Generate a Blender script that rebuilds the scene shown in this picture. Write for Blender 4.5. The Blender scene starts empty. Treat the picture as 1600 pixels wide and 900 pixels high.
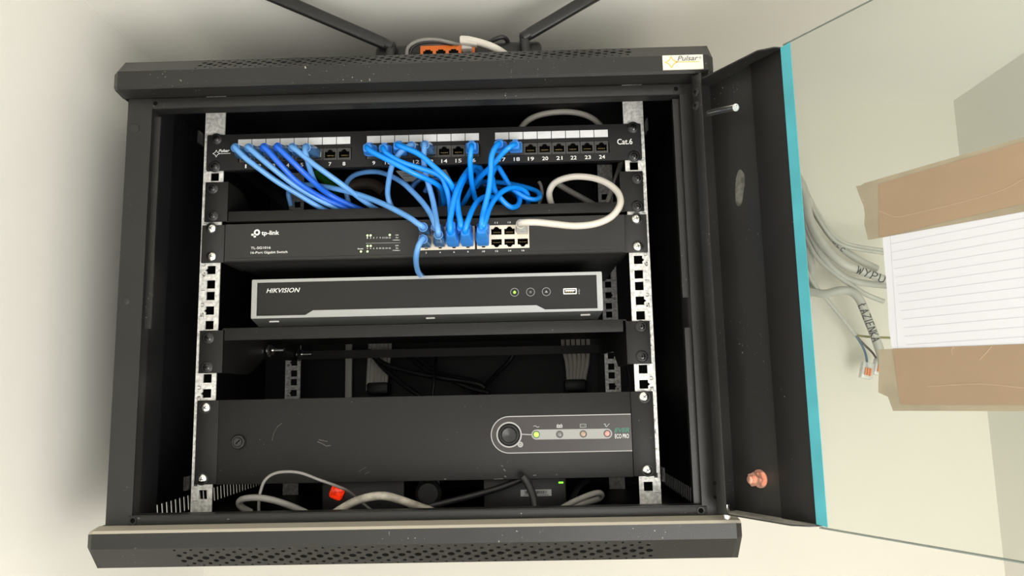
import bpy, bmesh, math, random
from mathutils import Vector, Matrix
random.seed(7)
sc = bpy.context.scene
COL = sc.collection

# ------------------------------------------------------------------ camera
F = 1154.7
RX = Vector((0.9996, 0.0208, -0.0206)); RY = Vector((-0.0233, 0.1395, -0.9900)); RZ = Vector((-0.0177, 0.9900, 0.1399))
RZ.normalize(); RX = (RX - RZ * RX.dot(RZ)).normalized(); RY = RZ.cross(RX)
CAM = Vector((0.10945, -0.78802, 0.1055))
cd = bpy.data.cameras.new('camera'); cam = bpy.data.objects.new('camera', cd); COL.objects.link(cam)
cd.sensor_width = 36; cd.lens = F / 1600 * 36; cd.clip_start = 0.02; cd.clip_end = 50
m = Matrix((RX, -RY, -RZ)).transposed().to_4x4(); m.translation = CAM
cam.matrix_world = m
sc.camera = cam

def ray(u, v):
    return RX * ((u - 800) / F) + RY * ((v - 450) / F) + RZ
def P(u, v, Y):                      # point of the plane y = Y seen at that pixel of the photograph
    d = ray(u, v); return CAM + d * ((Y - CAM.y) / d.y)
def PX(u, v, X):
    d = ray(u, v); return CAM + d * ((X - CAM.x) / d.x)
def PZ(u, v, Z):
    d = ray(u, v); return CAM + d * ((Z - CAM.z) / d.z)

# ------------------------------------------------------------------ materials
def mat(name, col, rough=.5, metal=0., spec=.5, emit=None, estr=0., bump=0., bscale=200., vary=0., vscale=30., trans=0., coat=0., alpha=1.):
    m = bpy.data.materials.new(name); m.use_nodes = True
    nt = m.node_tree; b = nt.nodes['Principled BSDF']
    b.inputs['Base Color'].default_value = (*col, 1); b.inputs['Roughness'].default_value = rough
    b.inputs['Metallic'].default_value = metal; b.inputs['Specular IOR Level'].default_value = spec
    b.inputs['Transmission Weight'].default_value = trans; b.inputs['Coat Weight'].default_value = coat
    b.inputs['Alpha'].default_value = alpha
    if emit: b.inputs['Emission Color'].default_value = (*emit, 1); b.inputs['Emission Strength'].default_value = estr
    tc = nt.nodes.new('ShaderNodeTexCoord')
    if bump:
        n = nt.nodes.new('ShaderNodeTexNoise'); n.inputs['Scale'].default_value = bscale; n.inputs['Detail'].default_value = 4
        nt.links.new(tc.outputs['Object'], n.inputs['Vector'])
        bp = nt.nodes.new('ShaderNodeBump'); bp.inputs['Strength'].default_value = bump; bp.inputs['Distance'].default_value = .001
        nt.links.new(n.outputs['Fac'], bp.inputs['Height']); nt.links.new(bp.outputs['Normal'], b.inputs['Normal'])
    if vary:
        n = nt.nodes.new('ShaderNodeTexNoise'); n.inputs['Scale'].default_value = vscale; n.inputs['Detail'].default_value = 6
        nt.links.new(tc.outputs['Object'], n.inputs['Vector'])
        r = nt.nodes.new('ShaderNodeValToRGB')
        r.color_ramp.elements[0].position = .3; r.color_ramp.elements[1].position = .7
        r.color_ramp.elements[0].color = (*[c * (1 - vary) for c in col], 1); r.color_ramp.elements[1].color = (*[min(1, c * (1 + vary)) for c in col], 1)
        nt.links.new(n.outputs['Fac'], r.inputs['Fac']); nt.links.new(r.outputs['Color'], b.inputs['Base Color'])
    return m

def specks(m, amount=.70, col=(.45, .43, .38), scale=420.):
    """tiny dust specks and paint chips scattered over powder-coated metal"""
    nt = m.node_tree; b = nt.nodes['Principled BSDF']; L = nt.links
    tc = nt.nodes.new('ShaderNodeTexCoord')
    n = nt.nodes.new('ShaderNodeTexNoise'); n.inputs['Scale'].default_value = scale; n.inputs['Detail'].default_value = 2
    n2 = nt.nodes.new('ShaderNodeTexNoise'); n2.inputs['Scale'].default_value = 14; n2.inputs['Detail'].default_value = 3
    L.new(tc.outputs['Object'], n.inputs['Vector']); L.new(tc.outputs['Object'], n2.inputs['Vector'])
    r = nt.nodes.new('ShaderNodeMapRange'); r.inputs['From Min'].default_value = amount; r.inputs['From Max'].default_value = amount + .05
    L.new(n.outputs['Fac'], r.inputs['Value'])
    r2 = nt.nodes.new('ShaderNodeMapRange'); r2.inputs['From Min'].default_value = .5; r2.inputs['From Max'].default_value = .7
    L.new(n2.outputs['Fac'], r2.inputs['Value'])
    mu = nt.nodes.new('ShaderNodeMath'); mu.operation = 'MULTIPLY'
    L.new(r.outputs['Result'], mu.inputs[0]); L.new(r2.outputs['Result'], mu.inputs[1])
    mx = nt.nodes.new('ShaderNodeMix'); mx.data_type = 'RGBA'
    mx.inputs[7].default_value = (*col, 1)
    src = b.inputs['Base Color']
    if src.is_linked: L.new(src.links[0].from_socket, mx.inputs[6])
    else: mx.inputs[6].default_value = src.default_value[:]
    L.new(mu.outputs[0], mx.inputs[0]); L.new(mx.outputs[2], b.inputs['Base Color'])
    return m

M = {}
M['metal'] = specks(mat('black_powder_coat', (.0165, .0165, .0155), .42, 0, .42, bump=.15, bscale=900, vary=.18, vscale=9))
M['inner'] = mat('black_inner_metal', (.008, .008, .009), .5, 0, .28, bump=.1, bscale=900)
M['panel'] = specks(mat('black_panel_paint', (.0100, .0097, .0091), .5, 0, .28, bump=.12, bscale=1200, vary=.12, vscale=12), .74)
M['switch'] = mat('dark_grey_paint', (.022, .022, .021), .46, 0, .36, bump=.1, bscale=1200)
M['patch'] = mat('satin_black', (.010, .010, .0105), .46, 0, .3)
M['black'] = mat('black_plastic', (.012, .012, .012), .4)
M['dark'] = mat('deep_black', (.003, .003, .003), .8, 0, .1)
M['rubber'] = mat('black_rubber', (.014, .014, .015), .45)
M['white'] = mat('white_print', (.85, .85, .83), .5)
M['paper_lbl'] = mat('white_label', (.72, .73, .74), .4, vary=.06, vscale=120)
M['grey_print'] = mat('grey_print', (.38, .38, .37), .5)
M['badgegrey'] = mat('badge_grey_print', (.13, .13, .14), .5)
M['dgrey'] = mat('dark_print', (.07, .07, .07), .6)
M['cream'] = mat('cream_plastic', (.80, .72, .60), .45)
M['portface'] = mat('port_plastic', (.045, .045, .045), .35)
M['gold'] = mat('contact_gold', (.55, .4, .18), .3, .9)
M['silver'] = mat('silver_plastic', (.42, .43, .43), .32, .75, vary=.1, vscale=6)
M['chrome'] = mat('bright_zinc', (.82, .82, .78), .22, 1)
M['blackscrew'] = mat('black_zinc', (.05, .05, .05), .22, .85)
M['nvr'] = mat('recorder_face', (.013, .013, .0118), .4, 0, .32, bump=.05, bscale=1500)
M['trim'] = mat('recorder_trim', (.17, .175, .175), .35, .3)
M['nvrbody'] = mat('recorder_body', (.05, .052, .052), .45)
M['blueA'] = mat('pale_blue_jacket', (.13, .36, .78), .33, 0, .5, vary=.12, vscale=25)
M['blueC'] = mat('royal_blue_jacket', (.02, .15, .80), .33, 0, .5, vary=.1, vscale=25)
M['blueB'] = mat('bright_blue_jacket', (.004, .27, .95), .33, 0, .5)
M['bootB'] = mat('bright_blue_boot', (.03, .24, .72), .38, 0, .5)
M['bootA'] = mat('smoky_blue_boot', (.05, .17, .38), .15, 0, .6, coat=.5, alpha=.85)
M['blueD'] = mat('shaded_blue_jacket', (.01, .07, .22), .4)  # blue jacket with the dimness behind the tangle painted into its colour
M['whitecab'] = mat('ivory_jacket', (.66, .62, .55), .35)
M['greycab'] = mat('grey_jacket', (.21, .20, .185), .45, vary=.1, vscale=40)
M['dustycab'] = mat('dusty_beige_jacket', (.34, .31, .26), .6, vary=.4, vscale=90)
M['palegrey'] = mat('pale_grey_jacket', (.50, .50, .46), .45, vary=.1, vscale=30)
M['clear'] = mat('clear_plastic', (.75, .77, .74), .12, 0, .5, alpha=.6)
M['orange'] = mat('orange_plastic', (.85, .19, .03), .4)
M['orangeclear'] = mat('orange_lever', (.75, .25, .1), .3)
M['green'] = mat('green_jacket', (.02, .16, .01), .5)
M['brown'] = mat('brown_jacket', (.10, .075, .06), .45)
M['bluewire'] = mat('blue_wire', (.06, .14, .22), .45)
M['yellowgreen'] = mat('yellow_green_wire', (.25, .24, .08), .45)
M['copper'] = mat('copper_plate', (.85, .47, .36), .3, .75)
M['bluetape'] = mat('turquoise_edge_tape', (.075, .40, .47), .5, vary=.12, vscale=25)
M['tape'] = mat('brown_parcel_tape', (.325, .228, .145), .3, 0, .5, vary=.06, vscale=12, alpha=.97)
M['tapeover'] = mat('parcel_tape_on_glass', (.36, .31, .215), .3, 0, .5, vary=.12, vscale=30, alpha=.82)
M['ledg'] = mat('green_led', (.3, .9, .1), .3, emit=(.25, 1., .03), estr=1.6)
M['ledw'] = mat('pale_green_led', (.6, .9, .4), .3, emit=(.75, 1., .35), estr=1.6)
M['ledoff'] = mat('grey_led', (.16, .16, .16), .3)
M['ledamber'] = mat('peach_led', (.38, .27, .20), .3)
M['ledred'] = mat('pink_led', (.62, .30, .26), .3)
M['red'] = mat('red_rocker', (.8, .05, .01), .2, emit=(1., .03, .005), estr=.75, vary=.6, vscale=150)
nt = M['red'].node_tree; b_ = nt.nodes['Principled BSDF']; n_ = nt.nodes.new('ShaderNodeTexVoronoi'); n_.inputs['Scale'].default_value = 350; r_ = nt.nodes.new('ShaderNodeMapRange'); r_.inputs['To Min'].default_value = 1.1; r_.inputs['To Max'].default_value = .15
t_ = nt.nodes.new('ShaderNodeTexCoord'); nt.links.new(t_.outputs['Object'], n_.inputs['Vector']); nt.links.new(n_.outputs['Distance'], r_.inputs['Value']); nt.links.new(r_.outputs[0], b_.inputs['Emission Strength'])
M['sticker'] = mat('badge_paper', (.74, .72, .62), .4)
M['goldprint'] = mat('gold_print', (.72, .48, .08), .4)
M['evergreen'] = mat('green_print', (.02, .16, .10), .4)
M['greyledbar'] = mat('grey_label_ink', (.30, .30, .29), .4)

M['chip'] = mat('bare_scratch', (.11, .105, .095), .6, vary=.5, vscale=400)
# dusty ledge of the bottom cover
def dusty():
    m = mat('dusty_black', (.022, .022, .021), .6)
    nt = m.node_tree; b = nt.nodes['Principled BSDF']; L = nt.links
    tc = nt.nodes.new('ShaderNodeTexCoord'); sp = nt.nodes.new('ShaderNodeSeparateXYZ'); L.new(tc.outputs['Object'], sp.inputs[0])
    n = nt.nodes.new('ShaderNodeTexNoise'); n.inputs['Scale'].default_value = 18; n.inputs['Detail'].default_value = 5
    mp = nt.nodes.new('ShaderNodeMapping'); mp.inputs['Scale'].default_value = (1, .25, .25)
    L.new(tc.outputs['Object'], mp.inputs[0]); L.new(mp.outputs[0], n.inputs['Vector'])
    a = nt.nodes.new('ShaderNodeMath'); a.operation = 'MULTIPLY_ADD'; a.inputs[1].default_value = .022; L.new(n.outputs['Fac'], a.inputs[0]); L.new(sp.outputs['Y'], a.inputs[2])
    r = nt.nodes.new('ShaderNodeMapRange'); r.inputs['From Min'].default_value = -.0745; r.inputs['From Max'].default_value = -.0720
    L.new(a.outputs[0], r.inputs['Value'])
    mx = nt.nodes.new('ShaderNodeMix'); mx.data_type = 'RGBA'; mx.inputs[6].default_value = (.022, .022, .021, 1); mx.inputs[7].default_value = (.47, .43, .35, 1)
    L.new(r.outputs[0], mx.inputs[0]); L.new(mx.outputs[2], b.inputs['Base Color'])
    return m
M['dusty'] = dusty()

def galv():
    m = mat('galvanised_steel', (.55, .55, .53), .42, .3)
    nt = m.node_tree; b = nt.nodes['Principled BSDF']; L = nt.links
    tc = nt.nodes.new('ShaderNodeTexCoord')
    v = nt.nodes.new('ShaderNodeTexNoise'); v.inputs['Scale'].default_value = 260; v.inputs['Detail'].default_value = 3
    L.new(tc.outputs['Object'], v.inputs['Vector'])
    r = nt.nodes.new('ShaderNodeValToRGB'); r.color_ramp.elements[0].position = .35; r.color_ramp.elements[1].position = .65
    r.color_ramp.elements[0].color = (.50, .50, .48, 1); r.color_ramp.elements[1].color = (.86, .85, .82, 1)
    L.new(v.outputs['Fac'], r.inputs['Fac']); L.new(r.outputs['Color'], b.inputs['Base Color'])
    return m
M['galv'] = galv()
M['strap'] = mat('pale_strap', (.74, .70, .64), .5)

def glassmat():
    m = bpy.data.materials.new('clear_door_glass'); m.use_nodes = True; nt = m.node_tree; nt.nodes.clear(); L = nt.links
    o = nt.nodes.new('ShaderNodeOutputMaterial'); mx = nt.nodes.new('ShaderNodeMixShader')
    t = nt.nodes.new('ShaderNodeBsdfTransparent'); t.inputs[0].default_value = (.955, .975, .955, 1)
    g = nt.nodes.new('ShaderNodeBsdfGlossy'); g.inputs['Roughness'].default_value = .02
    f = nt.nodes.new('ShaderNodeFresnel'); f.inputs['IOR'].default_value = 1.3
    L.new(f.outputs[0], mx.inputs[0]); L.new(t.outputs[0], mx.inputs[1]); L.new(g.outputs[0], mx.inputs[2]); L.new(mx.outputs[0], o.inputs[0])
    return m
M['glass'] = glassmat()
M['glassedge'] = mat('glass_edge', (.22, .27, .25), .3, alpha=.85)

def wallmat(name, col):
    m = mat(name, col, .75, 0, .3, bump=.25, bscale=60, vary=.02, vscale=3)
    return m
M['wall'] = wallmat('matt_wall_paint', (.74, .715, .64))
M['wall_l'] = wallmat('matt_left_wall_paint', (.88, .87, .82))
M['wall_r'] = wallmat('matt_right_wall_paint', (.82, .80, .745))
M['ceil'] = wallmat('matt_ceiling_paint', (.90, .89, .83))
M['floor'] = mat('pale_floor', (.66, .64, .60), .5, vary=.1, vscale=5)

def linedpaper():
    m = mat('lined_paper', (.63, .635, .68), .7)
    return m
M['paper'] = linedpaper()
M['paperline'] = mat('paper_rule_line', (.50, .505, .56), .7)

# ------------------------------------------------------------------ mesh builder
class MB:
    def __init__(s): s.v = []; s.f = []; s.mi = []; s.sm = []; s.mats = []; s.cur = 0
    def use(s, mt):
        if mt not in s.mats: s.mats.append(mt)
        s.cur = s.mats.index(mt); return s
    def add(s, vs, fs, smooth=False):
        o = len(s.v); s.v += [Vector(p) for p in vs]
        for f in fs: s.f.append([i + o for i in f]); s.mi.append(s.cur); s.sm.append(smooth)
        return s
    def bm(s, b, smooth=False, fn=None):
        b.verts.index_update()
        s.add([fn(v.co) if fn else v.co.copy() for v in b.verts], [[v.index for v in f.verts] for f in b.faces], smooth); b.free(); return s
    def box(s, x0, x1, y0, y1, z0, z1, bev=0, seg=2):
        b = bmesh.new(); bmesh.ops.create_cube(b, size=1)
        for v in b.verts: v.co = Vector(((x0 + x1) / 2 + v.co.x * (x1 - x0), (y0 + y1) / 2 + v.co.y * (y1 - y0), (z0 + z1) / 2 + v.co.z * (z1 - z0)))
        if bev: bmesh.ops.bevel(b, geom=b.edges[:], offset=bev, segments=seg, affect='EDGES', profile=.5)
        return s.bm(b)
    def obox(s, c, ax, ay, az, bev=0):       # oriented box: centre and three half-extent vectors
        b = bmesh.new(); bmesh.ops.create_cube(b, size=2)
        lx, ly, lz = ax.length, ay.length, az.length
        for v in b.verts: v.co = Vector((v.co.x * lx, v.co.y * ly, v.co.z * lz))
        if bev: bmesh.ops.bevel(b, geom=b.edges[:], offset=bev, segments=2, affect='EDGES', profile=.5)
        X, Y, Z = ax / lx, ay / ly, az / lz
        return s.bm(b, fn=lambda p: c + X * p.x + Y * p.y + Z * p.z)
    def tube(s, pts, r, n=10, cap=True):
        pts = [Vector(p) for p in pts]; N = len(pts)
        rs = r if isinstance(r, (list, tuple)) else [r] * N
        T = []
        for i in range(N):
            d = pts[min(i + 1, N - 1)] - pts[max(i - 1, 0)]; T.append(d.normalized() if d.length > 1e-9 else Vector((0, 0, 1)))
        up = Vector((0, 1, 0)) if abs(T[0].y) < .9 else Vector((1, 0, 0))
        U = (up - T[0] * up.dot(T[0])).normalized(); vs = []
        for i in range(N):
            U = (U - T[i] * U.dot(T[i])).normalized(); W = T[i].cross(U)
            for k in range(n):
                a = 2 * math.pi * k / n; vs.append(pts[i] + (U * math.cos(a) + W * math.sin(a)) * rs[i])
        fs = [[i * n + k, i * n + (k + 1) % n, (i + 1) * n + (k + 1) % n, (i + 1) * n + k] for i in range(N - 1) for k in range(n)]
        s.add(vs, fs, True)
        if cap: s.add(vs[:n], [list(range(n))[::-1]]); s.add(vs[-n:], [list(range(n))])
        return s
    def loft(s, rings, cap=True, smooth=True):
        n = len(rings[0]); vs = [p for r in rings for p in r]
        s.add(vs, [[i * n + k, i * n + (k + 1) % n, (i + 1) * n + (k + 1) % n, (i + 1) * n + k] for i in range(len(rings) - 1) for k in range(n)], smooth)
        if cap: s.add(rings[0], [list(range(n))[::-1]]); s.add(rings[-1], [list(range(n))])
        return s
    def cyl(s, a, b, r, n=20, r2=None):
        return s.tube([a, b], [r, r if r2 is None else r2], n)
    def lathe(s, c, axis, prof, n=20):       # prof: (distance along axis, radius)
        axis = axis.normalized(); up = Vector((0, 0, 1)) if abs(axis.z) < .9 else Vector((1, 0, 0))
        U = up.cross(axis).normalized(); W = axis.cross(U)
        rings = [[c + axis * h + (U * math.cos(2 * math.pi * k / n) + W * math.sin(2 * math.pi * k / n)) * max(r, 1e-5) for k in range(n)] for h, r in prof]
        return s.loft(rings)
    def ring(s, c, r0, r1, d, n=28, axis='y'):    # flat ring in the XZ plane, thickness d towards -y
        R = []
        for (rr, yy) in ((r0, 0), (r0, -d), (r1, -d), (r1, 0)):
            R.append([c + Vector((rr * math.cos(2 * math.pi * k / n), yy, rr * math.sin(2 * math.pi * k / n))) for k in range(n)])
        R.append(R[0]); return s.loft(R, cap=False, smooth=False)
    def plate(s, outer, holes, th, fn):      # 2-D outline with holes, thickness th, mapped by fn(x, y, t)
        b = bmesh.new(); es = []
        for lp in [outer] + holes:
            vs = [b.verts.new((x, y, 0)) for x, y in lp]
            for i in range(len(vs)): es.append(b.edges.new((vs[i], vs[(i + 1) % len(vs)])))
        bmesh.ops.triangle_fill(b, use_beauty=True, use_dissolve=False, edges=es)
        if th:
            r = bmesh.ops.extrude_face_region(b, geom=b.faces[:])
            for g in r['geom']:
                if isinstance(g, bmesh.types.BMVert): g.co.z = th
        bmesh.ops.recalc_face_normals(b, faces=b.faces[:])
        return s.bm(b, fn=lambda p: Vector(fn(p.x, p.y, p.z)))
    def stroke(s, pts, w, fn, th=.0002):      # thin printed line through 2-D points
        pp = [Vector(pts[0])]
        for p in pts[1:]:
            if (Vector(p) - pp[-1]).length > 1e-7: pp.append(Vector(p))
        if len(pp) < 2: return s
        closed = (pp[0] - pp[-1]).length < 1e-6
        if closed: pp = pp[:-1]
        N = len(pp); Lf = []; Rt = []
        for i in range(N):
            d0 = (pp[i] - pp[i - 1]).normalized() if (i > 0 or closed) else None
            d1 = (pp[(i + 1) % N] - pp[i]).normalized() if (i < N - 1 or closed) else None
            d0 = d0 or d1; d1 = d1 or d0; dd = (d0 + d1)
            dd = dd.normalized() if dd.length > 1e-6 else d1
            n = Vector((-dd.y, dd.x)); k = max(.5, n.dot(Vector((-d1.y, d1.x))))
            Lf.append(pp[i] + n * w / 2 / k); Rt.append(pp[i] - n * w / 2 / k)
        vs = [fn(p.x, p.y, th) for p in Lf + Rt] + [fn(p.x, p.y, 0) for p in Lf + Rt]; fs = []
        for i in range(N if closed else N - 1):
            j = (i + 1) % N; fs += [[i, N + i, N + j, j], [i, j, 2 * N + j, 2 * N + i], [N + i, 3 * N + i, 3 * N + j, N + j]]
        s.add(vs, fs)
        return s
    def build(s, name, parent=None, at=None):
        me = bpy.data.meshes.new(name); o = bpy.data.objects.new(name, me); COL.objects.link(o)
        off = Vector((0, 0, 0)); p = parent
        while p: off += p.location; p = p.parent
        if at is None: at = Vector((0, 0, 0)); loc = Vector((0, 0, 0))
        else: loc = Vector(at); at = loc
        if parent is not None and at.length == 0: loc = off.copy()
        me.from_pydata([v - loc for v in s.v], [], s.f)
        for mt in s.mats: me.materials.append(M[mt])
        me.polygons.foreach_set('material_index', s.mi); me.polygons.foreach_set('use_smooth', s.sm)
        me.validate(); me.update()
        try: me.set_sharp_from_angle(angle=math.radians(40))
        except Exception: pass
        o.location = loc - off
        if parent: o.parent = parent
        return o

def XZ(Y): return lambda x, z, t: Vector((x, Y - t, z))

def tag(o, label, cat, group=None, kind=None):
    if label: o['label'] = label
    if cat: o['category'] = cat
    if group: o['group'] = group
    if kind: o['kind'] = kind
    return o
def empty(name, loc, label, cat, group=None):
    o = bpy.data.objects.new(name, None); COL.objects.link(o); o.location = loc; o.empty_display_size = .01
    return tag(o, label, cat, group)
def inst(proto, parent, wloc, name=None):
    c = proto.copy(); COL.objects.link(c); c.parent = parent
    off = Vector((0, 0, 0)); p = parent
    while p: off += p.location; p = p.parent
    c.location = Vector(wloc) - off
    if name: c.name = name
    return c

def spline(pts, k=8):
    pts = [Vector(p) for p in pts]; Q = [pts[0] * 2 - pts[1]] + pts + [pts[-1] * 2 - pts[-2]]; out = []
    for i in range(1, len(Q) - 2):
        p0, p1, p2, p3 = Q[i - 1:i + 3]
        for j in range(k):
            t = j / k
            out.append(.5 * ((2 * p1) + (p2 - p0) * t + (2 * p0 - 5 * p1 + 4 * p2 - p3) * t * t + (3 * p1 - p0 - 3 * p2 + p3) * t ** 3))
    out.append(Q[-2]); return out

def text_mesh(body, bold=0., shear=0., spacing=1.):
    c = bpy.data.curves.new('t', 'FONT'); c.body = body; c.size = 1; c.shear = shear; c.offset = bold; c.space_character = spacing; c.resolution_u = 3
    o = bpy.data.objects.new('t', c); COL.objects.link(o)
    dg = bpy.context.evaluated_depsgraph_get(); me = bpy.data.meshes.new_from_object(o.evaluated_get(dg))
    vs = [v.co.copy() for v in me.vertices]; fs = [list(p.vertices) for p in me.polygons]
    COL.objects.unlink(o); bpy.data.objects.remove(o); bpy.data.curves.remove(c); bpy.data.meshes.remove(me)
    x0 = min(v.x for v in vs); x1 = max(v.x for v in vs); y0 = min(v.y for v in vs); y1 = max(v.y for v in vs)
    return [Vector(((v.x - x0) / (x1 - x0), (v.y - y0) / (y1 - y0))) for v in vs], fs
def text_box(mb, body, x0, x1, z0, z1, fn, bold=0., shear=0., spacing=1., slope=0., rot=False):
    """lettering fitted to a rectangle, mapped by fn(x, z, t)"""
    vs, fs = text_mesh(body, bold, shear, spacing)
    def q(v):
        a, b = (v.x, v.y) if not rot else ((1 - v.y) if rot > 0 else v.y, v.x if rot > 0 else 1 - v.x)
        x = x0 + a * (x1 - x0); return fn(x, z0 + b * (z1 - z0) + slope * (x - x0), .0002)
    mb.add([q(v) for v in vs], fs); return mb
def text_px(mb, body, u0, v0, u1, v1, Y, **k):      # rectangle of the faceplate lying at plane Y
    a = P(u0, v1, Y); b = P(u1, v0, Y)
    return text_box(mb, body, a.x, b.x, a.z, b.z, XZ(Y), **k)

def circ(cx, cy, rx, ry=None, n=12): 
    ry = ry or rx; return [(cx + rx * math.cos(2 * math.pi * k / n), cy + ry * math.sin(2 * math.pi * k / n)) for k in range(n)]
def rect(x0, x1, y0, y1): return [(x0, y0), (x1, y0), (x1, y1), (x0, y1)]
def rrect(x0, x1, y0, y1, r, n=4):
    o = []
    for cx, cy, a0 in ((x1 - r, y0 + r, -90), (x1 - r, y1 - r, 0), (x0 + r, y1 - r, 90), (x0 + r, y0 + r, 180)):
        for k in range(n + 1):
            a = math.radians(a0 + 90 * k / n); o.append((cx + r * math.cos(a), cy + r * math.sin(a)))
    return o

# ------------------------------------------------------------------ the niche
XL, XR, YB, ZC, ZF, YF = -.383, .8055, .362, .5555, -1.95, -1.9
def struct(name, mt, *b):
    q = MB().use(mt).box(*b); o = q.build(name); o['kind'] = 'structure'; return o
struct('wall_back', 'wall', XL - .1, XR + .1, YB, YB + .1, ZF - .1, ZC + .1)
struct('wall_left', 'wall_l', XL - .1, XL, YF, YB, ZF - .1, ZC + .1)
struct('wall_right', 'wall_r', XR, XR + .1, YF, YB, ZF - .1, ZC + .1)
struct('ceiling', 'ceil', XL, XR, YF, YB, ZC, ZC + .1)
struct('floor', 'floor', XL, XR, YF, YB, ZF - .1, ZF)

# ------------------------------------------------------------------ wall cabinet
FY = -.065                                   # plane of the cabinet's front frame
cab = empty('wall_cabinet', (0, FY, -.012), 'black steel wall-mounted rack cabinet standing open, full of network equipment', 'cabinet')
OW, ZT, ZB = .297, .4145, -.0124
# front frame
q = MB().use('metal')
hol = [rect(-.2717, .2717, -.0036, .4028)] + [circ(x, z, .0026) for x, z in ((-.268, .4075), (.268, .4075), (-.270, -.008), (.270, -.008))]
q.plate(rect(-OW, OW, ZB, ZT), hol, .0015, lambda x, z, t: (x, FY + .0015 - t, z))
q.box(-.2735, -.2717, FY + .001, FY + .014, -.0036, .4028); q.box(.2717, .2735, FY + .001, FY + .014, -.0036, .4028)
q.box(-.2717, .2717, FY + .001, FY + .014, .4028, .4045); q.box(-.2717, .2717, FY + .001, FY + .014, -.0053, -.0036)
# inner lips behind the opening and the small steps where the rails of the frame overlap the posts
q.box(-.2717, -.2655, FY + .006, FY + .008, .176, .397); q.box(.2655, .2717, FY + .006, FY + .008, .195, .401); q.box(.2655, .2717, FY + .006, FY + .008, -.003, .165)
q.box(-.2725, OW - .02, FY - .0012, FY, .4032, ZT - .0005, .0004); q.box(-.2745, OW - .021, FY - .0012, FY, ZB + .0005, -.0042, .0004)
for x, z in ((-.268, .4087), (.268, .4087), (-.270, -.0083), (.270, -.0083)):
    q.use('dark'); q.lathe(Vector((x, FY - .0012, z)), Vector((0, -1, 0)), [(0, .0024), (.0002, .0024)], 14); q.use('metal'); q.ring(Vector((x, FY - .0011, z)), .0025, .0036, .0006, 16)
q.build('front_frame', cab)
p1 = P(210, 201, FY); p2 = P(196, 470, FY)
q = MB().use('switch').lathe(p1, Vector((0, -1, 0)), [(0, .0052), (.0006, .0050), (.0010, .0040)], 24); q.build('plug_cap', cab)
q = MB().use('switch').lathe(p2, Vector((0, -1, 0)), [(0, .0042), (.0006, .0035), (.0012, .0012), (.0012, .0005)], 20); q.build('plug_cap', cab)
# shell
ZFL = -.0340                                 # level of the cabinet floor
def side(sx):
    q = MB().use('inner'); hs = []
    for k in range(30):
        y = .030 + k * .0105
        hs.append([(y + .004, -.0245), (y + .0085, -.0245), (y + .0050, -.0075), (y + .0005, -.0075)])
        hs.append([(y, .4180), (y + .0028, .4180), (y + .0068, .4365), (y + .004, .4365)])
    a = -OW if sx < 0 else OW - .0015
    q.plate(rect(FY + .0015, YB - .0015, ZFL - .003, ZT + .039), hs, .0015, lambda y, z, t: (a + t, y, z)); return q
q = side(-1)
q.box(-OW + .0015, -OW + .022, FY + .015, FY + .0165, ZB, ZT); q.box(-.2745, -.2730, FY + .0165, FY + .05, ZB, ZT)
q.build('side_panel', cab)
q = side(1)
q.box(OW - .022, OW - .0015, FY + .015, FY + .0165, ZB, ZT); q.box(.2730, .2745, FY + .0165, FY + .05, ZB, ZT)
q.build('side_panel', cab)
q = MB().use('inner').box(-OW + .0015, OW - .0015, YB - .006, YB - .0015, ZFL - .003, ZT + .039); q.build('back_panel', cab)
q = MB().use('inner').box(-OW + .0016, OW - .0016, FY + .0016, YB - .0062, ZFL - .0012, ZFL); q.box(-OW + .0016, OW - .0016, FY + .0016, FY + .0028, ZFL, ZB); q.build('bottom_panel', cab)
q = MB().use('inner').box(-OW + .0016, OW - .0016, FY + .004, YB - .0062, .4440, .4452); q.build('top_panel', cab)
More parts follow.
